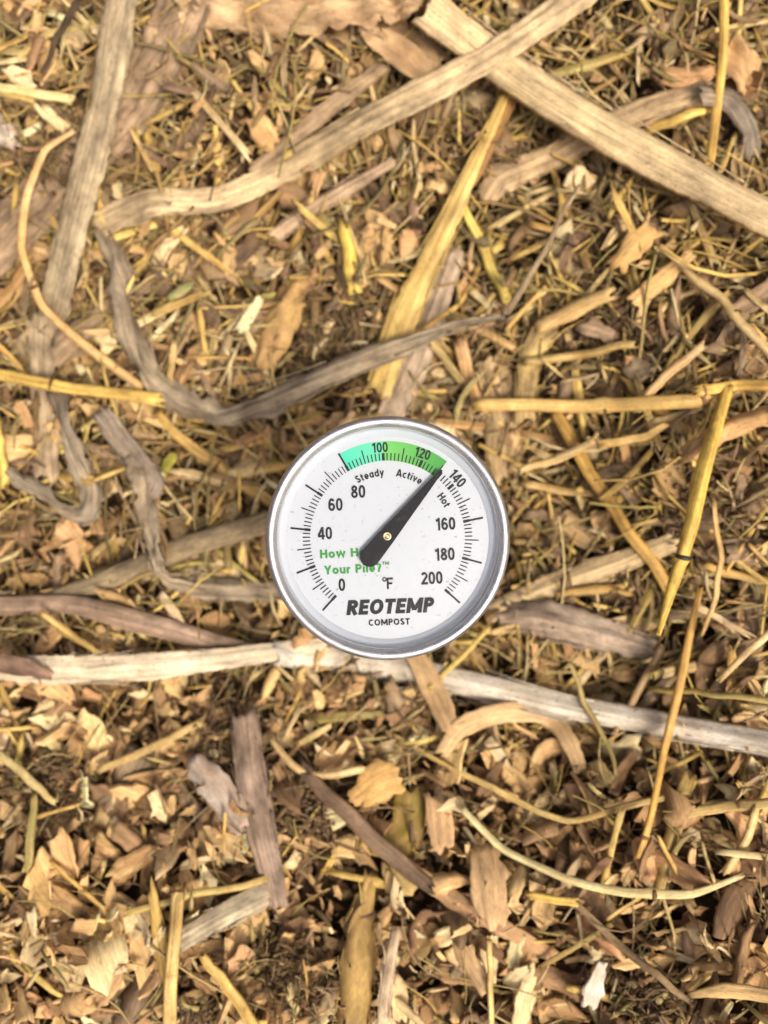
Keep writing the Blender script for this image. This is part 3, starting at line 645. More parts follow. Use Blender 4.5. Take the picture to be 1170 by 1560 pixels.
# right side straws
straw('straw', [(722, 617), (880, 622), (1042, 612), (1080, 600)], [17, 21, 21, 18], [18, 20, 20, 20], (236, 198, 120), 'thick pale straw lying level right of the thermometer', nodes=(0.42, 0.82))
straw('straw', [(1060, 598), (1120, 588), (1190, 586)], [15, 17, 17], [22, 24, 24], (238, 194, 100), 'yellow straw end with a dark joint at the right edge', nodes=(0.1,))
s1 = straw('straw', [(1110, 588), (1078, 700), (1052, 806), (1034, 870), (1003, 966)], [17, 22, 22, 19, 6], [24, 36, 44, 48, 52], (232, 194, 88), 'bright yellow straw with a black joint, pointing down, right of the thermometer', nodes=(0.67,), flat=0.85, joint=1.2)
straw('straw', [(848, 626), (900, 718), (960, 812), (1025, 905)], [18, 21, 21, 19], [16, 18, 18, 12], (214, 168, 86), 'brownish gold straw slanting down to the bright yellow straw tip')
straw('straw', [(1068, 890), (1042, 1020), (1012, 1150), (985, 1262), (972, 1310)], [11, 14, 13, 12, 10], [20, 28, 28, 24, 18], (224, 174, 86), 'long upright golden straw right of the lower stalk', nodes=(0.8,))
straw('straw', [(1005, 372), (1060, 420), (1130, 492), (1185, 548)], [9, 15, 16, 16], [18, 20, 22, 22], (224, 192, 130), 'pale straw with a dark scar slanting at the right edge', nodes=(0.6,))
straw('root_piece', [(1048, 692), (1085, 668), (1125, 650), (1180, 628)], [24, 34, 32, 28], 26, (204, 160, 104), 'rough knobbly tan root piece at the right edge', 'root', mat='chip', lumpy=0.10, hollow=False, sides=16, flat=0.9)
straw('straw', [(790, 718), (850, 698), (912, 668)], [11, 14, 11], 20, (234, 204, 140), 'short pale straw below the level straw')
straw('straw', [(912, 678), (985, 664), (1015, 645)], [12, 13, 10], 21, (216, 178, 104), 'short tan straw just under the level straw')
straw('straw', [(798, 738), (860, 748), (905, 752)], [12, 13, 12], 15, (226, 192, 124), 'stubby straw level with the upper rim right of the thermometer')
straw('straw', [(985, 602), (1030, 560), (1072, 525)], [15, 16, 12], 22, (218, 180, 126), 'frayed tan stem rising above the level straw', 'stem')
straw('straw', [(800, 550), (880, 540), (970, 522)], [12, 14, 11], 16, (198, 168, 100), 'olive straw lying above the level straw')
blade('reed_leaf', [(800, 640), (806, 560), (826, 510), (850, 492)], [34, 36, 38, 36], 16, (200, 169, 102), 'olive tan flat stem folding over right of the yellow sheath', 'stem', cup=0.3)
straw('straw', [(818, 498), (870, 475), (935, 448)], [18, 28, 20], 16, (234, 196, 128), 'pale split straw lying on the folded olive stem', flat=0.5)
blade('wood_chip', [(965, 460), (1010, 425), (1055, 385)], [22, 30, 14], 20, (218, 176, 112), 'long pale wood sliver upper right', 'wood sliver', mat='chip', cup=0.2)
blade('wood_chip', [(935, 410), (965, 375), (995, 345)], [34, 40, 30], 18, (216, 172, 104), 'forked pale husk sliver under the broad pale stalk', 'husk', mat='chip', cup=0.3, ragged=0.2)
blade('reed_leaf', [(752, 540), (764, 620), (770, 730)], [56, 62, 50], 11, (200, 167, 113), 'wide tan husk behind the upper right rim of the thermometer', 'husk', cup=0.3, crumple=0.003)
straw('straw', [(640, 640), (740, 652), (850, 672)], [14, 16, 12], 9, (192, 150, 92), 'brown straw behind the top rim of the thermometer')
straw('straw', [(700, 520), (712, 570), (728, 612)], [22, 20, 22], 12, (218, 174, 120), 'rough tan straw piece left end of the level straw', lumpy=0.06)
# left middle and lower-left stalks
straw('twig', [(50, 925), (200, 870), (290, 832), (400, 796), (470, 778)], [30, 34, 36, 34, 30], [13, 15, 15, 15, 13], (150, 130, 96), 'thick speckled grey twig left of the thermometer', 'twig', mat='bark', hollow=False, lumpy=0.02, sides=16)
blade('reed_leaf', [(205, 690), (218, 735), (222, 790), (234, 855), (258, 884), (310, 892), (400, 896), (450, 900)], [38, 26, 34, 18, 22, 38, 32, 34], [17, 20, 18, 21, 16, 15, 13, 12], (166, 149, 120), 'bent grey blade hooked over the speckled twig', cup=0.5, wave=0.25, twist=(0.3, 0.7, -0.5, 0.6, 0.2, -0.3), crumple=0.0025, ragged=0.18, kink=0.65)
blade('reed_leaf', [(150, 625), (190, 680), (230, 735), (215, 760)], [30, 34, 40, 20], 16, (160, 143, 122), 'dark grey blade scrap under the bright yellow straw', cup=0.3, crumple=0.003)
straw('stalk', [(-20, 925), (100, 922), (200, 942), (300, 972), (400, 1004)], [32, 32, 36, 38, 34], [16, 17, 17, 15, 9], (166, 138, 112), 'purplish brown stalk lying level at the lower left of the thermometer', 'stalk', mat='blade', hollow=False, sides=16, flat=0.5)
blade('reed_leaf', [(-25, 1018), (80, 1022), (200, 1018), (330, 1006), (500, 982)], [36, 44, 42, 34, 22], [25, 25, 25, 23, 17], (222, 204, 170), 'cream coloured blade ending under the lower left rim of the thermometer', cup=0.35, mat='pale', ragged=0.05)
blade('reed_leaf', [(-25, 1008), (30, 1016), (78, 1030)], [30, 30, 14], [27, 27, 26], (136, 105, 86), 'purple-brown peeling strip over the cream blade, left edge', cup=0.2)
blade('stalk', [(420, 998), (560, 1012), (700, 1042), (880, 1082), (1040, 1112), (1200, 1140)], [36, 40, 40, 38, 38, 38], [15, 15, 19, 23, 23, 23], (222, 210, 186), 'long whitish grey stalk from below the thermometer to the right edge', 'stalk', mat='pale', cup=0.6, thick=0.002, ragged=0.03)
blade('stalk', [(740, 945), (830, 900), (920, 868), (1030, 826)], [34, 40, 38, 32], [15, 15, 17, 15], (224, 193, 139), 'pale split stalk rising to the right of the thermometer rim', 'stalk', mat='pale', cup=0.5, thick=0.001)
blade('husk', [(755, 940), (830, 945), (920, 968), (1000, 992)], [44, 58, 56, 30], [15, 17, 17, 15], (186, 164, 138), 'purplish grey husk at the lower right of the thermometer', 'husk', cup=0.45, nv=11, crumple=0.003)
blade('reed_leaf', [(372, 1085), (380, 1180), (400, 1280), (424, 1382)], [40, 48, 46, 28], [19, 19, 19, 17], (168, 142, 118), 'purplish brown upright blade below the thermometer at its left', cup=0.3, wave=0.06)
blade('dry_leaf', [(290, 1160), (325, 1198), (376, 1262)], [34, 58, 40], 14, (206, 190, 168), 'pale grey flat flake left of the purplish brown blade', 'leaf flake', nv=9, mat='leaf', cup=0.1)
straw('twig', [(455, 1165), (530, 1240), (600, 1310), (660, 1352)], [22, 26, 26, 22], 17, (132, 104, 78), 'dark brown stick slanting below the thermometer', 'twig', mat='blade', hollow=False, flat=0.6)
blade('wood_chip', [(600, 1308), (680, 1365), (760, 1412), (850, 1462)], [24, 28, 28, 20], 13, (190, 150, 106), 'long brown wood splinter continuing the dark stick', 'wood splinter', mat='chip', cup=0.3)
# bottom half notable pieces
straw('straw', [(700, 1232), (770, 1295), (860, 1338), (960, 1360), (1050, 1362), (1128, 1335)], [9, 12, 13, 14, 13, 8], [16, 20, 22, 22, 20, 16], (244, 226, 160), 'long arching pale straw across the lower right', nodes=(0.68,))
straw('straw', [(600, 1115), (690, 1170), (780, 1215), (868, 1250), (960, 1228), (1050, 1208)], [6, 8, 10, 10, 11, 8], [12, 14, 16, 18, 18, 16], (218, 188, 116), 'thin bent straw above the arching pale straw')
straw('straw', [(1035, 1240), (1110, 1228), (1190, 1220)], [13, 15, 15], 18, (222, 190, 120), 'short straw at the right edge below the whitish stalk', nodes=(0.6,))
straw('straw', [(1105, 1330), (1135, 1280), (1152, 1230)], [15, 14, 12], 18, (222, 186, 120), 'upright straw stub at the lower right edge')
straw('twig', [(868, 1368), (940, 1436), (1000, 1486), (1052, 1528)], [11, 13, 12, 9], 21, (160, 132, 91), 'thin grey-brown twig in the lower right', 'twig', mat='bark', hollow=False)
straw('straw', [(806, 1364), (880, 1376)], [14, 15], 20, (234, 196, 100), 'short cut yellow straw at the upper end of the grey-brown twig')
blade('wood_chip', [(900, 1535), (906, 1505), (918, 1468)], [24, 32, 16], 20, (226, 214, 190), 'white splintered wood chip near the bottom right', 'wood chip', mat='chip', cup=0.15, ragged=0.15)
blade('wood_chip', [(1050, 1518), (1110, 1512), (1190, 1522)], [10, 24, 20], 20, (222, 184, 122), 'long pale wood shaving at the bottom right edge', 'wood shaving', mat='chip', cup=0.3)
blade('wood_chip', [(735, 1290), (744, 1340), (752, 1410)], [34, 58, 52], 17, (212, 174, 124), 'large tan wood chip with a dark spot under the arching straw', 'wood chip', mat='chip', cup=0.1, ragged=0.1)
blade('wood_chip', [(540, 1225), (575, 1195), (612, 1180)], [36, 62, 40], 17, (210, 166, 100), 'three-cornered tan wood chip beside the dark brown stick', 'wood chip', mat='chip', cup=0.25, ragged=0.12)
blade('dry_leaf', [(625, 1205), (622, 1260), (590, 1310)], [44, 56, 60], 12, (150, 128, 52), 'olive yellow leaf piece with a dark blotch below the three-cornered chip', 'dry leaf', mat='leaf', cup=0.2, nv=9, crumple=0.002)
blade('wood_chip', [(664, 1210), (670, 1250), (676, 1295)], [34, 42, 34], 16, (208, 168, 120), 'upright oblong wood chip right of the olive leaf', 'wood chip', mat='chip', cup=0.1)
blade('wood_chip', [(628, 990), (660, 1050), (690, 1115)], [30, 34, 30], 18, (208, 170, 120), 'flat tan wood strip crossing the whitish stalk under the thermometer', 'wood strip', mat='chip', cup=0.08)
blade('wood_shaving', [(672, 1150), (705, 1108), (770, 1086), (835, 1092), (868, 1130), (885, 1175)], [20, 32, 30, 30, 28, 18], [14, 18, 20, 20, 18, 12], (216, 180, 128), 'arched tan wood shaving below the whitish stalk', 'wood shaving', mat='chip', cup=0.2)
straw('straw', [(655, 1050), (690, 1015), (745, 955)], [8, 9, 8], 17, (208, 184, 96), 'thin olive yellow stem just under the thermometer rim', 'stem')
straw('straw', [(412, 1125), (450, 1172), (510, 1180), (556, 1168)], [10, 14, 14, 13], 18, (226, 190, 130), 'curved pale wood curl right of the purplish brown blade', 'wood curl')
blade('leaf_sheath', [(566, 1330), (552, 1400), (545, 1470), (535, 1590)], [24, 40, 54, 58], [8, 12, 16, 16], (200, 166, 92), 'yellow and brown leaf sheath at the bottom edge', 'leaf sheath', mat='leaf', cup=0.5, nv=11, crumple=0.002, ragged=0.1)
blade('reed_leaf', [(604, 1415), (592, 1480), (578, 1590)], [14, 20, 18], 21, (214, 185, 146), 'narrow pale blade alongside the bottom leaf sheath', cup=0.4)
straw('straw', [(270, 1350), (264, 1450), (258, 1590)], [19, 21, 20], 19, (226, 192, 122), 'upright pale straw at the lower left', nodes=(0.05,))
straw('straw', [(308, 1455), (345, 1505), (400, 1580)], [16, 20, 20], 19, (230, 190, 102), 'yellow straw slanting to the bottom edge, lower left')
blade('reed_leaf', [(268, 1440), (330, 1402), (410, 1360)], [30, 40, 40], 15, (192, 175, 140), 'greenish grey blade piece at the lower left', cup=0.2)
straw('straw', [(190, 1392), (290, 1364), (410, 1342)], [12, 14, 12], 15, (196, 174, 102), 'olive straw lying across the upright pale straw, lower left')
straw('straw', [(744, 1430), (747, 1500), (750, 1580)], [9, 10, 10], 19, (224, 196, 120), 'thin upright straw at the bottom edge')
straw('straw', [(40, 1330), (48, 1270), (54, 1210)], [12, 13, 10], 17, (202, 186, 112), 'greenish upright straw at the lower left edge')
straw('straw', [(-10, 1142), (50, 1190), (85, 1222)], [12, 14, 10], 16, (216, 196, 132), 'pale straw slanting in at the left edge below the cream blade')
straw('straw', [(150, 1172), (230, 1140), (310, 1098)], [11, 13, 12], 15, (202, 172, 108), 'tan straw slanting below the cream blade')
straw('straw', [(62, 935), (105, 965), (145, 992)], [9, 13, 9], 20, (218, 182, 110), 'small tan straw splinter between the brown stalk and the cream blade')
straw('straw', [(870, 1010), (890, 1070), (920, 1130), (940, 1180)], [7, 8, 8, 6], 26, (170, 152, 90), 'thin olive stem crossing the whitish stalk', 'stem')
straw('straw', [(1008, 985), (970, 1060), (930, 1130)], [11, 12, 8], 24, (192, 160, 116), 'thin tan stem crossing the whitish stalk beside the golden straw', 'stem')
straw('straw', [(990, 1048), (1090, 1058), (1190, 1070)], [8, 10, 10], 22, (184, 164, 96), 'thin olive straw above the whitish stalk at the right edge')
straw('straw', [(1095, 1038), (1140, 990), (1185, 955)], [7, 10, 9], 26, (232, 200, 140), 'pale straw splinter at the right edge above the whitish stalk')
straw('straw', [(1088, 760), (1098, 850), (1090, 910), (1068, 968)], [8, 10, 10, 6], 28, (212, 174, 110), 'thin wavy stem beside the bright yellow straw', 'stem')

blade('dry_leaf', [(255, 455), (272, 444), (294, 432)], [10, 16, 8], 16, (150, 162, 96), 'small green leaf scrap inside the bend of the twisted blade', 'leaf scrap', mat='leaf', nv=7, crumple=0.001)
blade('dry_leaf', [(245, 725), (258, 700), (268, 690)], [12, 18, 8], 16, (206, 196, 84), 'small yellow-green leaf scrap under the slanting tan straw', 'leaf scrap', mat='leaf', nv=7, crumple=0.001)

# ------------------------------------------------------------------ loose pieces
def chip_template(seed, nu, nv, curl, ragged, thick, asp=None):
    """a splintered chip of length 1: parallel grain sides, torn slanting ends, curled along its length"""
    r = np.random.default_rng(seed)
    if asp is None: asp = [r.uniform(1.3, 2.2), r.uniform(1.6, 2.8), r.uniform(2.6, 4.5), r.uniform(4.5, 7.5)][seed % 4]
    n = nu+1; k = np.linspace(-0.5, 0.5, n)
    if curl > 0.02:
        sg = r.choice([-1, 1]); C = np.stack([np.sin(k*curl)/curl, 0.12*r.normal()*k**2*4/asp, (1-np.cos(k*curl))/curl*sg], 1)
    else: C = np.stack([k, 0.12*r.normal()*k**2*4/asp, 0*k], 1)
    w = (1/asp)*(1+r.normal(0, 0.22)*k*2)*(1-r.uniform(0.0, 0.7)*np.abs(k*2)**r.uniform(3, 8))*(1+r.normal(0, ragged*0.5, n)); w = np.maximum(w, 0.05/asp)
    T_, S_, U_ = frames(C, k*r.normal(0, 0.5)+r.normal(0, 0.04, n))
    v = np.linspace(-1, 1, nv+1); prof = np.tile(-r.uniform(-0.15, 0.25)/asp*v**2, (n, 1))+r.normal(0, 0.010, (n, nv+1))
    V, F, uv = grid_shell(C, S_, U_, w, prof, thick*r.uniform(0.6, 1.4), r.normal(0, ragged*0.4, n), r.normal(0, ragged*0.4, n), np.zeros((n, nv+1)), 1.0)
    N = n*(nv+1)
    for row in (0, n-1):
        sh = r.normal(0, 0.30)/asp*v + r.normal(0, 0.05, nv+1)
        for b0 in (0, N): V[b0+row*(nv+1):b0+(row+1)*(nv+1)] += T_[row]*sh[:, None]
    return V, F, uv
CHIP_COLS = [(226, 187, 127), (232, 197, 137), (211, 170, 113), (238, 210, 153), (199, 158, 105), (178, 140, 94), (219, 180, 121), (148, 115, 81), (230, 191, 126), (240, 214, 160), (134, 105, 75), (205, 162, 111)]
STRAW_COLS = [(218, 182, 98), (226, 194, 108), (202, 166, 92), (212, 186, 122), (186, 154, 84), (172, 154, 86), (220, 196, 138), (156, 124, 78)]
GREY_COLS = [(160, 132, 96), (176, 148, 108), (136, 106, 76), (114, 88, 62), (186, 160, 120)]
UNDER = [(126, 100, 70), (108, 86, 60), (150, 118, 80), (114, 100, 66)]
def jit(c, r, a=0.10):
    f = 1+r.normal(0, a); return tuple(np.clip(np.array(srgb(*c))*f*(1+r.normal(0, 0.03, 3)), 0.01, 0.9))
def in_foot(px, py, margin):
    if math.hypot(px-591, py-820) < 165+margin: return True
    for pts, w in FOOT:
        for i in range(len(pts)-1):
            ax, ay = pts[i]; bx, by = pts[i+1]; dx, dy = bx-ax, by-ay
            t = max(0, min(1, ((px-ax)*dx+(py-ay)*dy)/(dx*dx+dy*dy+1e-9)))
            if math.hypot(px-ax-t*dx, py-ay-t*dy) < w/2+margin: return True
    return False
def straw_template(seed, n):
    r = np.random.default_rng(seed); k = np.linspace(-0.5, 0.5, n)
    y = 0.05*r.normal()*k**2; z = 0.05*r.normal()*k**2
    if seed % 3 == 0: y = y+r.normal(0, 0.45)*np.maximum(k-r.uniform(-0.25, 0.3), 0)
    C = np.stack([k, y, z], 1); rad = np.full(n, 0.5*r.uniform(0.05, 0.105))*(1+r.normal(0, 0.05, n)); rad[0] *= r.uniform(0.7, 1.2); rad[-1] *= r.uniform(0.6, 1.2)
    return C, rad, r
def straw_piece(seed):
    if seed % 2:
        V, F, uv = chip_template(seed, 8, 4, [0.15, 0.4, 0.8][seed % 3], 0.10, 0.012, 8+seed % 7); V[:, 2] += 0.0
        return mesh_np('straw_piece', V, F, uv*0.03, mats=(M['straw'],))
    C, rad, r = straw_template(seed, 9)
    V, F4, F3, uv = tube_arrays(C, rad, 9, r.uniform(0.35, 0.8), np.zeros(9), True, r); return mesh_np('straw_piece', V, F4, uv*0.03, mats=(M['straw'],), F3=F3)
chip_meshes = []
for i in range(48):
    V, F, uv = chip_template(1000+i, 8, 4, [0.0, 0.2, 0.45, 0.9, 2.0][i % 5], 0.10, 0.06); chip_meshes.append(mesh_np('wood_chip', V, F, uv*0.016, mats=(M['chip'],)))
straw_meshes = [straw_piece(3000+i) for i in range(28)]
shred_meshes = []
for i in range(16):
    V, F, uv = chip_template(5000+i, 9, 4, [0.3, 0.9, 1.6][i % 3], 0.16, 0.015, 3+i % 5); V[:, 2] *= 1.3
    shred_meshes.append(mesh_np('leaf_shred', V, F, uv*0.03, mats=(M['blade'],)))
LAND = [('upright grey-tan reed leaf', 135, 240), ('wide brown reed leaf', 40, 320), ('crumpled grey leaf at the left edge', 110, 700), ('curved orange-tan stem', 40, 350), ('bright yellow straw at the left edge', 110, 590), ('long pale reed leaf', 560, 180), ('long pale reed leaf\'s folded end', 200, 320),
 ('grey-brown twisted leaf\'s bend', 270, 610), ('grey-brown twisted leaf', 520, 560), ('grey-brown twisted leaf\'s upper end', 175, 420), ('thin grey twig', 830, 380), ('short tan reed leaf', 480, 310), ('broad pale stalk', 900, 178), ('broad pale stalk\'s lower end', 1100, 285), ('tan split stalk', 800, 250),
 ('upright yellow straw, top right', 1095, 120), ('yellow leaf sheath', 640, 420), ('curled tan leaf', 430, 470), ('large crumpled leaf', 450, 20), ('level pale straw', 880, 622), ('bright straw with the black joint', 1055, 800), ('brownish gold straw', 940, 780), ('long golden straw', 1020, 1110),
 ('knobbly root piece', 1110, 655), ('folded olive stem', 815, 540), ('speckled grey twig', 290, 832), ('bent grey leaf', 235, 800), ('purplish brown stalk', 250, 955), ('cream coloured leaf', 170, 1020), ('whitish grey stalk', 880, 1082), ('whitish grey stalk\'s right end', 1100, 1122), ('purplish grey husk', 880, 955),
 ('purplish brown upright leaf', 390, 1230), ('pale grey flake', 335, 1210), ('dark brown stick', 560, 1270), ('long brown splinter', 740, 1400), ('arching pale straw', 860, 1338), ('arching pale straw\'s right end', 1080, 1355), ('thin bent straw', 868, 1250), ('grey-brown twig, lower right', 960, 1450), ('white wood chip', 908, 1500),
 ('pale shaving, bottom right', 1120, 1515), ('large spotted wood chip', 745, 1350), ('three-cornered wood chip', 575, 1200), ('olive leaf piece', 615, 1260), ('arched tan shaving', 770, 1090), ('bottom leaf sheath', 545, 1460), ('upright pale straw, lower left', 262, 1460), ('yellow straw, lower left', 350, 1515), ('greenish grey leaf piece', 335, 1400), ('greenish upright straw', 47, 1270), ('pale slanting straw, left edge', 45, 1185), ('rim of the thermometer', 591, 630), ('lower rim of the thermometer', 591, 1010)]
def where(px, py, rank=0):
    nm, lx, ly = sorted(LAND, key=lambda q: math.hypot(px-q[1], py-q[2]))[rank]; dx, dy = px-lx, py-ly
    d = math.hypot(dx, dy); far = 'just ' if d < 55 else ('' if d < 110 else 'well ')
    if abs(dx) > 2*abs(dy): w = 'left of' if dx < 0 else 'right of'
    elif abs(dy) > 2*abs(dx): w = 'above' if dy < 0 else 'below'
    else: w = ('above' if dy < 0 else 'below')+(' and left of' if dx < 0 else ' and right of')
    return far+w+' the '+nm
used = set()
def scatter_things(count, kind, meshes, size, cols, dzr, tilt, noun, cat, group, weight, seed):
    r = np.random.default_rng(seed); made = 0; tries = 0
    while made < count and tries < 60000:
        tries += 1
        px, py = r.uniform(-5, 1175), r.uniform(-5, 1565)
        if r.random() > weight(px, py) or in_foot(px, py, 3): continue
        p = at(px, py, r.uniform(*dzr)/1000); u = r.random()
        o = obj(kind, meshes[int(r.integers(len(meshes)))]); L = (size[0]+(size[1]-size[0])*u**1.8)/1000
        o.location = p; o.scale = (L, L*r.uniform(0.8, 1.25), L)
        o.rotation_euler = (Euler((0, 0, r.uniform(0, 6.283))).to_matrix() @ Euler((r.normal(0, tilt), r.normal(0, tilt), 0)).to_matrix()).to_euler()
        c = jit(cols[int(r.integers(len(cols)))], r); o.color = (*c, 1); lum = 0.3*c[0]+0.6*c[1]+0.1*c[2]
        tone = 'pale ' if lum > 0.46 else ('' if lum > 0.30 else ('brown ' if lum > 0.17 else 'dark brown '))
        made += 1
        for rank in range(5):
            lab = ('long ' if u > 0.72 else '')+tone+noun+' '+where(px, py, rank)
            if lab not in used and len(lab.split()) <= 15: break
        used.add(lab); tag(o, lab, cat, group)
wt_chip = lambda x, y: 1.0 if y > 1030 else (0.45 if x < 800 else 0.2)
wt_straw = lambda x, y: 1.0 if (x > 740 and 300 < y < 1100) else (0.25 if y > 1030 else 0.4)
scatter_things(300, 'wood_chip', chip_meshes, (7, 23), CHIP_COLS, (8, 15), 0.42, 'wood chip', 'wood chip', 'loose wood chips on the pile', wt_chip, 5)
scatter_things(150, 'straw_piece', straw_meshes, (14, 46), STRAW_COLS, (9, 16), 0.17, 'broken straw piece', 'straw piece', 'short broken straw pieces', wt_straw, 6)
scatter_things(100, 'leaf_shred', shred_meshes, (16, 40), GREY_COLS, (7, 14), 0.3, 'leaf shred', 'leaf shred', 'shredded leaf scraps', lambda x, y: 0.22 if y > 1030 else 1.0, 7)

# ------------------------------------------------------------------ uncountable fine litter
def litter(name, count, templ, size, cols, dz, tilt, mat, seed, region_fn, label, uvk, smooth=False, power=1.0):
    r = np.random.default_rng(seed); Vs, Fs, Ts, UVs, TIs = [], [], [], [], []; base = 0
    XY = region_fn(r, count); H = ground_h(XY[:, 0], XY[:, 1])
    C_ = np.array([srgb(*c) for c in cols])
    for i in range(len(XY)):
        V, F4, F3, uv = templ[int(r.integers(len(templ)))]
        L = (size[0]+(size[1]-size[0])*r.random()**power)/1000; a, b, c = r.uniform(0, 6.283), r.normal(0, tilt), r.normal(0, tilt)
        ca, sa, cb, sb, cc, sc = math.cos(a), math.sin(a), math.cos(b), math.sin(b), math.cos(c), math.sin(c)
        Rm = np.array([[ca*cb, ca*sb*sc-sa*cc, ca*sb*cc+sa*sc], [sa*cb, sa*sb*sc+ca*cc, sa*sb*cc-ca*sc], [-sb, cb*sc, cb*cc]])
        Vs.append((V*L) @ Rm.T + np.array([XY[i, 0], XY[i, 1], H[i]+r.uniform(*dz)/1000]))
        Fs.append(F4+base)
        if F3 is not None and len(F3): Ts.append(F3+base)
        UVs.append(uv*uvk); col = np.clip(C_[int(r.integers(len(C_)))]*(1+r.normal(0, 0.14)), 0.01, 0.9)
        TIs.append(np.tile([*col, r.random()], (len(V), 1))); base += len(V)
    me = mesh_np(name, np.concatenate(Vs), np.concatenate(Fs), np.concatenate(UVs), np.concatenate(TIs), smooth, (M[mat],), np.concatenate(Ts) if Ts else None)
    o = obj(name, me); o['kind'] = 'stuff'; o['label'] = label; o['category'] = 'litter'; return o
def area(w, h):
    return lambda r, n: np.stack([r.uniform(-w, w, n), r.uniform(-h, h, n)], 1)
def ring_area(r0, r1):
    def f(r, n):
        a = r.uniform(0, 6.283, n); q = np.sqrt(r.uniform(r0*r0, r1*r1, n)); return np.stack([q*np.cos(a), q*np.sin(a)], 1)
    return f
chipT = []
for i in range(64):
    V, F, uv = chip_template(7000+i, 4, 2, [0.0, 0.25, 0.6, 1.4][(i//4) % 4], 0.12, 0.07); chipT.append((V, F, None, uv))
strawT = []
for i in range(30):
    if i % 2:
        V, F, uv = chip_template(8100+i, 4, 2, [0.1, 0.5, 1.0][i % 3], 0.12, 0.012, 7+i % 6); strawT.append((V, F, None, uv)); continue
    C, rad, r = straw_template(8000+i, 4); V, F4, F3, uv = tube_arrays(C, rad, 6, 0.6, np.zeros(4), False); strawT.append((V, F4, F3, uv))
fibT = []
for i in range(24):
    r = np.random.default_rng(9000+i); k = np.linspace(-0.5, 0.5, 6)
    C = np.stack([k, r.normal(0, 0.25)*k**2*2+r.normal(0, 0.3)*k**3, r.normal(0, 0.15)*k**2*2], 1)
    V, F4, F3, uv = tube_arrays(C, np.full(6, 0.010)*r.uniform(0.6, 1.5), 3, 0.7, np.zeros(6), False); fibT.append((V, F4, F3, uv))
crumbT = []
for i in range(12):
    r = np.random.default_rng(9500+i); a = np.linspace(0, 2*math.pi, 6, endpoint=False)
    V = np.concatenate([np.stack([0.35*np.cos(a), 0.35*np.sin(a), np.full(6, z)], 1)*s_ for z, s_ in ((-0.3, 0.8), (0.1, 1.2), (0.35, 0.6))]) + r.normal(0, 0.08, (18, 3))
    F = [[q*6+j, q*6+(j+1) % 6, (q+1)*6+(j+1) % 6, (q+1)*6+j] for q in range(2) for j in range(6)]
    F3 = [[12, 12+j, 13+j] for j in range(1, 5)]; crumbT.append((V, np.array(F), np.array(F3), V[:, :2]))
fineT = []
for i in range(40):
    V, F, uv = chip_template(8300+i, 4, 1, [0.2, 0.7, 1.4, 2.2][i % 4], 0.2, 0.012, 9+(i*1.7) % 12); fineT.append((V, F, None, uv))
dustT = []
for i in range(24):
    V, F, uv = chip_template(8400+i, 2, 1, [0.0, 0.6, 1.2][i % 3], 0.2, 0.08); dustT.append((V, F, None, uv))
def zoned(w, h, wt):
    def f(r, n):
        P_ = np.stack([r.uniform(-w, w, n*4), r.uniform(-h, h, n*4)], 1); return P_[r.random(len(P_)) < wt(P_[:, 0], P_[:, 1])][:n]
    return f
chips_zone = zoned(0.27, 0.33, lambda x, y: np.where(y < -0.07, 1.0, np.where(x > 0.05, 0.26, 0.45)))
shred_zone = zoned(0.27, 0.33, lambda x, y: np.where((x > 0.04) & (y > -0.10), 1.0, np.where(y < -0.07, 0.14, 0.7)))
FULL = area(0.27, 0.33)
OLIVE = [(150, 136, 84), (128, 116, 74), (168, 150, 96)]
litter('wood_chip_litter', 9000, chipT, (4, 20), CHIP_COLS+UNDER[2:3], (-1, 11), 0.42, 'chip_mix', 21, chips_zone, 'layer of small tan and brown wood chips covering the pile', 0.012, power=2.2)
litter('wood_crumb_litter', 9000, dustT, (1.8, 5), CHIP_COLS+UNDER, (0, 11), 0.6, 'chip_mix', 27, FULL, 'fine wood crumbs and splinters lying among the chips', 0.006)
litter('straw_litter', 2600, strawT, (8, 30), STRAW_COLS+[(134, 116, 70), (124, 98, 64)], (1, 12), 0.22, 'straw_mix', 22, shred_zone, 'short straw fragments mixed through the wood chips', 0.02, True)
litter('straw_shred_litter', 9500, fineT, (6, 26), STRAW_COLS+OLIVE+OLIVE+GREY_COLS+UNDER+[(196, 170, 120), (210, 188, 140)], (1, 13), 0.26, 'straw_mix', 28, shred_zone, 'finely shredded straw and grass matted through the litter', 0.02, True, 1.4)
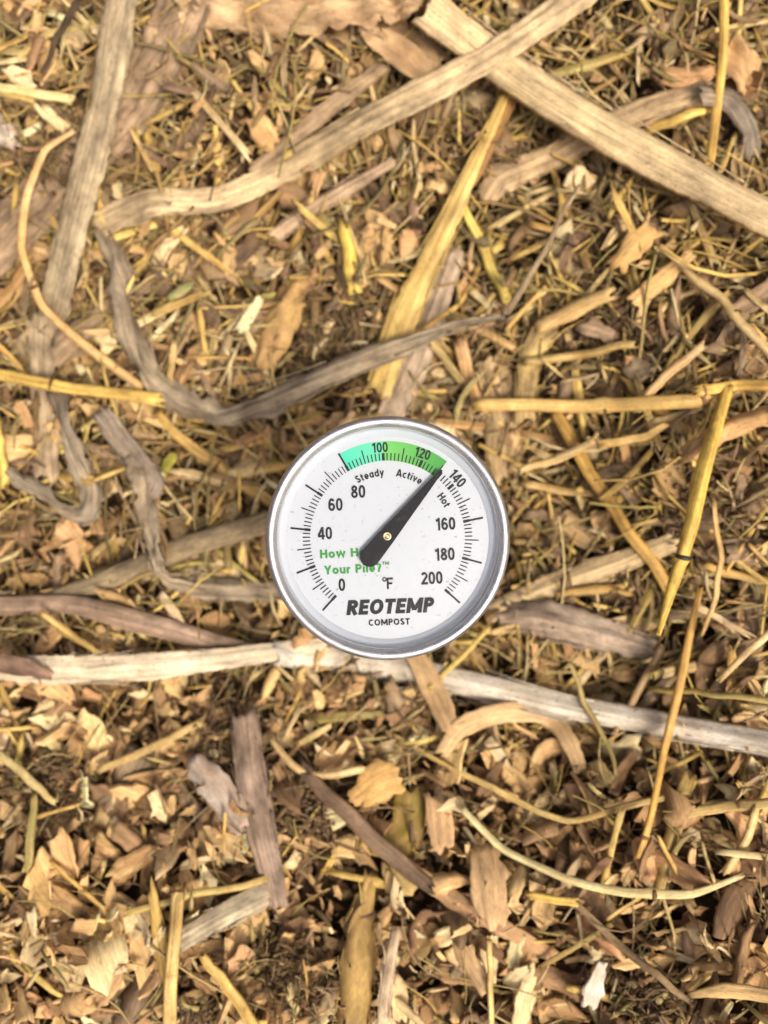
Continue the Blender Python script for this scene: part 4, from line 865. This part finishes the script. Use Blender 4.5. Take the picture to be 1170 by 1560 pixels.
litter('leaf_shred_litter', 1300, chipT, (8, 24), GREY_COLS+UNDER, (0, 10), 0.4, 'straw_mix', 26, shred_zone, 'small grey-brown shreds of rotted leaf between the chips', 0.02, True)
litter('plant_fibre_litter', 3000, fibT, (10, 34), STRAW_COLS[3:]+GREY_COLS, (2, 15), 0.22, 'straw_mix', 23, FULL, 'hair-thin dry plant fibres scattered over the litter', 0.02, True)
litter('dark_humus_crumbs', 5000, crumbT, (2, 6), [(84, 66, 46), (70, 54, 40), (104, 82, 56), (118, 98, 64)], (0, 7), 0.6, 'chip_mix', 24, FULL, 'dark crumbs of rotted compost between the chips', 0.005)
def clumps(n_c, rad, seed):
    def f(r, n):
        q = np.random.default_rng(seed); cx, cy = q.uniform(-0.15, 0.15, n_c), q.uniform(-0.20, 0.20, n_c); i = r.integers(0, n_c, n)
        return np.stack([cx[i]+r.normal(0, rad, n), cy[i]+r.normal(0, rad*0.8, n)], 1)
    return f
litter('rotted_fibre_clumps', 2600, fineT, (4, 14), [(92, 72, 52), (80, 64, 48), (112, 90, 64), (104, 94, 62), (130, 108, 78)], (6, 15), 0.5, 'straw_mix', 31, clumps(18, 0.010, 5), 'dark matted clumps of rotted fibre', 0.02, True)
litter('rotted_crumb_clumps', 2400, crumbT, (1.5, 4.5), [(88, 68, 48), (74, 58, 44), (108, 86, 60), (96, 88, 58)], (5, 13), 0.6, 'chip_mix', 32, clumps(18, 0.008, 5), 'dark clumps of crumbly rotted compost', 0.005)
litter('long_grass_litter', 1100, fibT, (24, 62), STRAW_COLS+OLIVE[:2], (5, 15), 0.10, 'straw_mix', 33, shred_zone, 'long thin dry grass stems lying loosely over the litter', 0.04, True, 1.5)
litter('outlying_litter', 15000, chipT, (9, 22), CHIP_COLS+UNDER, (0, 12), 0.4, 'chip_mix', 25, ring_area(0.30, 0.95), 'coarser litter covering the sides of the compost pile', 0.016)
litter('outlying_straw_litter', 5000, fineT, (12, 40), STRAW_COLS+OLIVE+UNDER, (1, 13), 0.26, 'straw_mix', 34, ring_area(0.28, 0.95), 'shredded straw over the sides of the compost pile', 0.03, True)
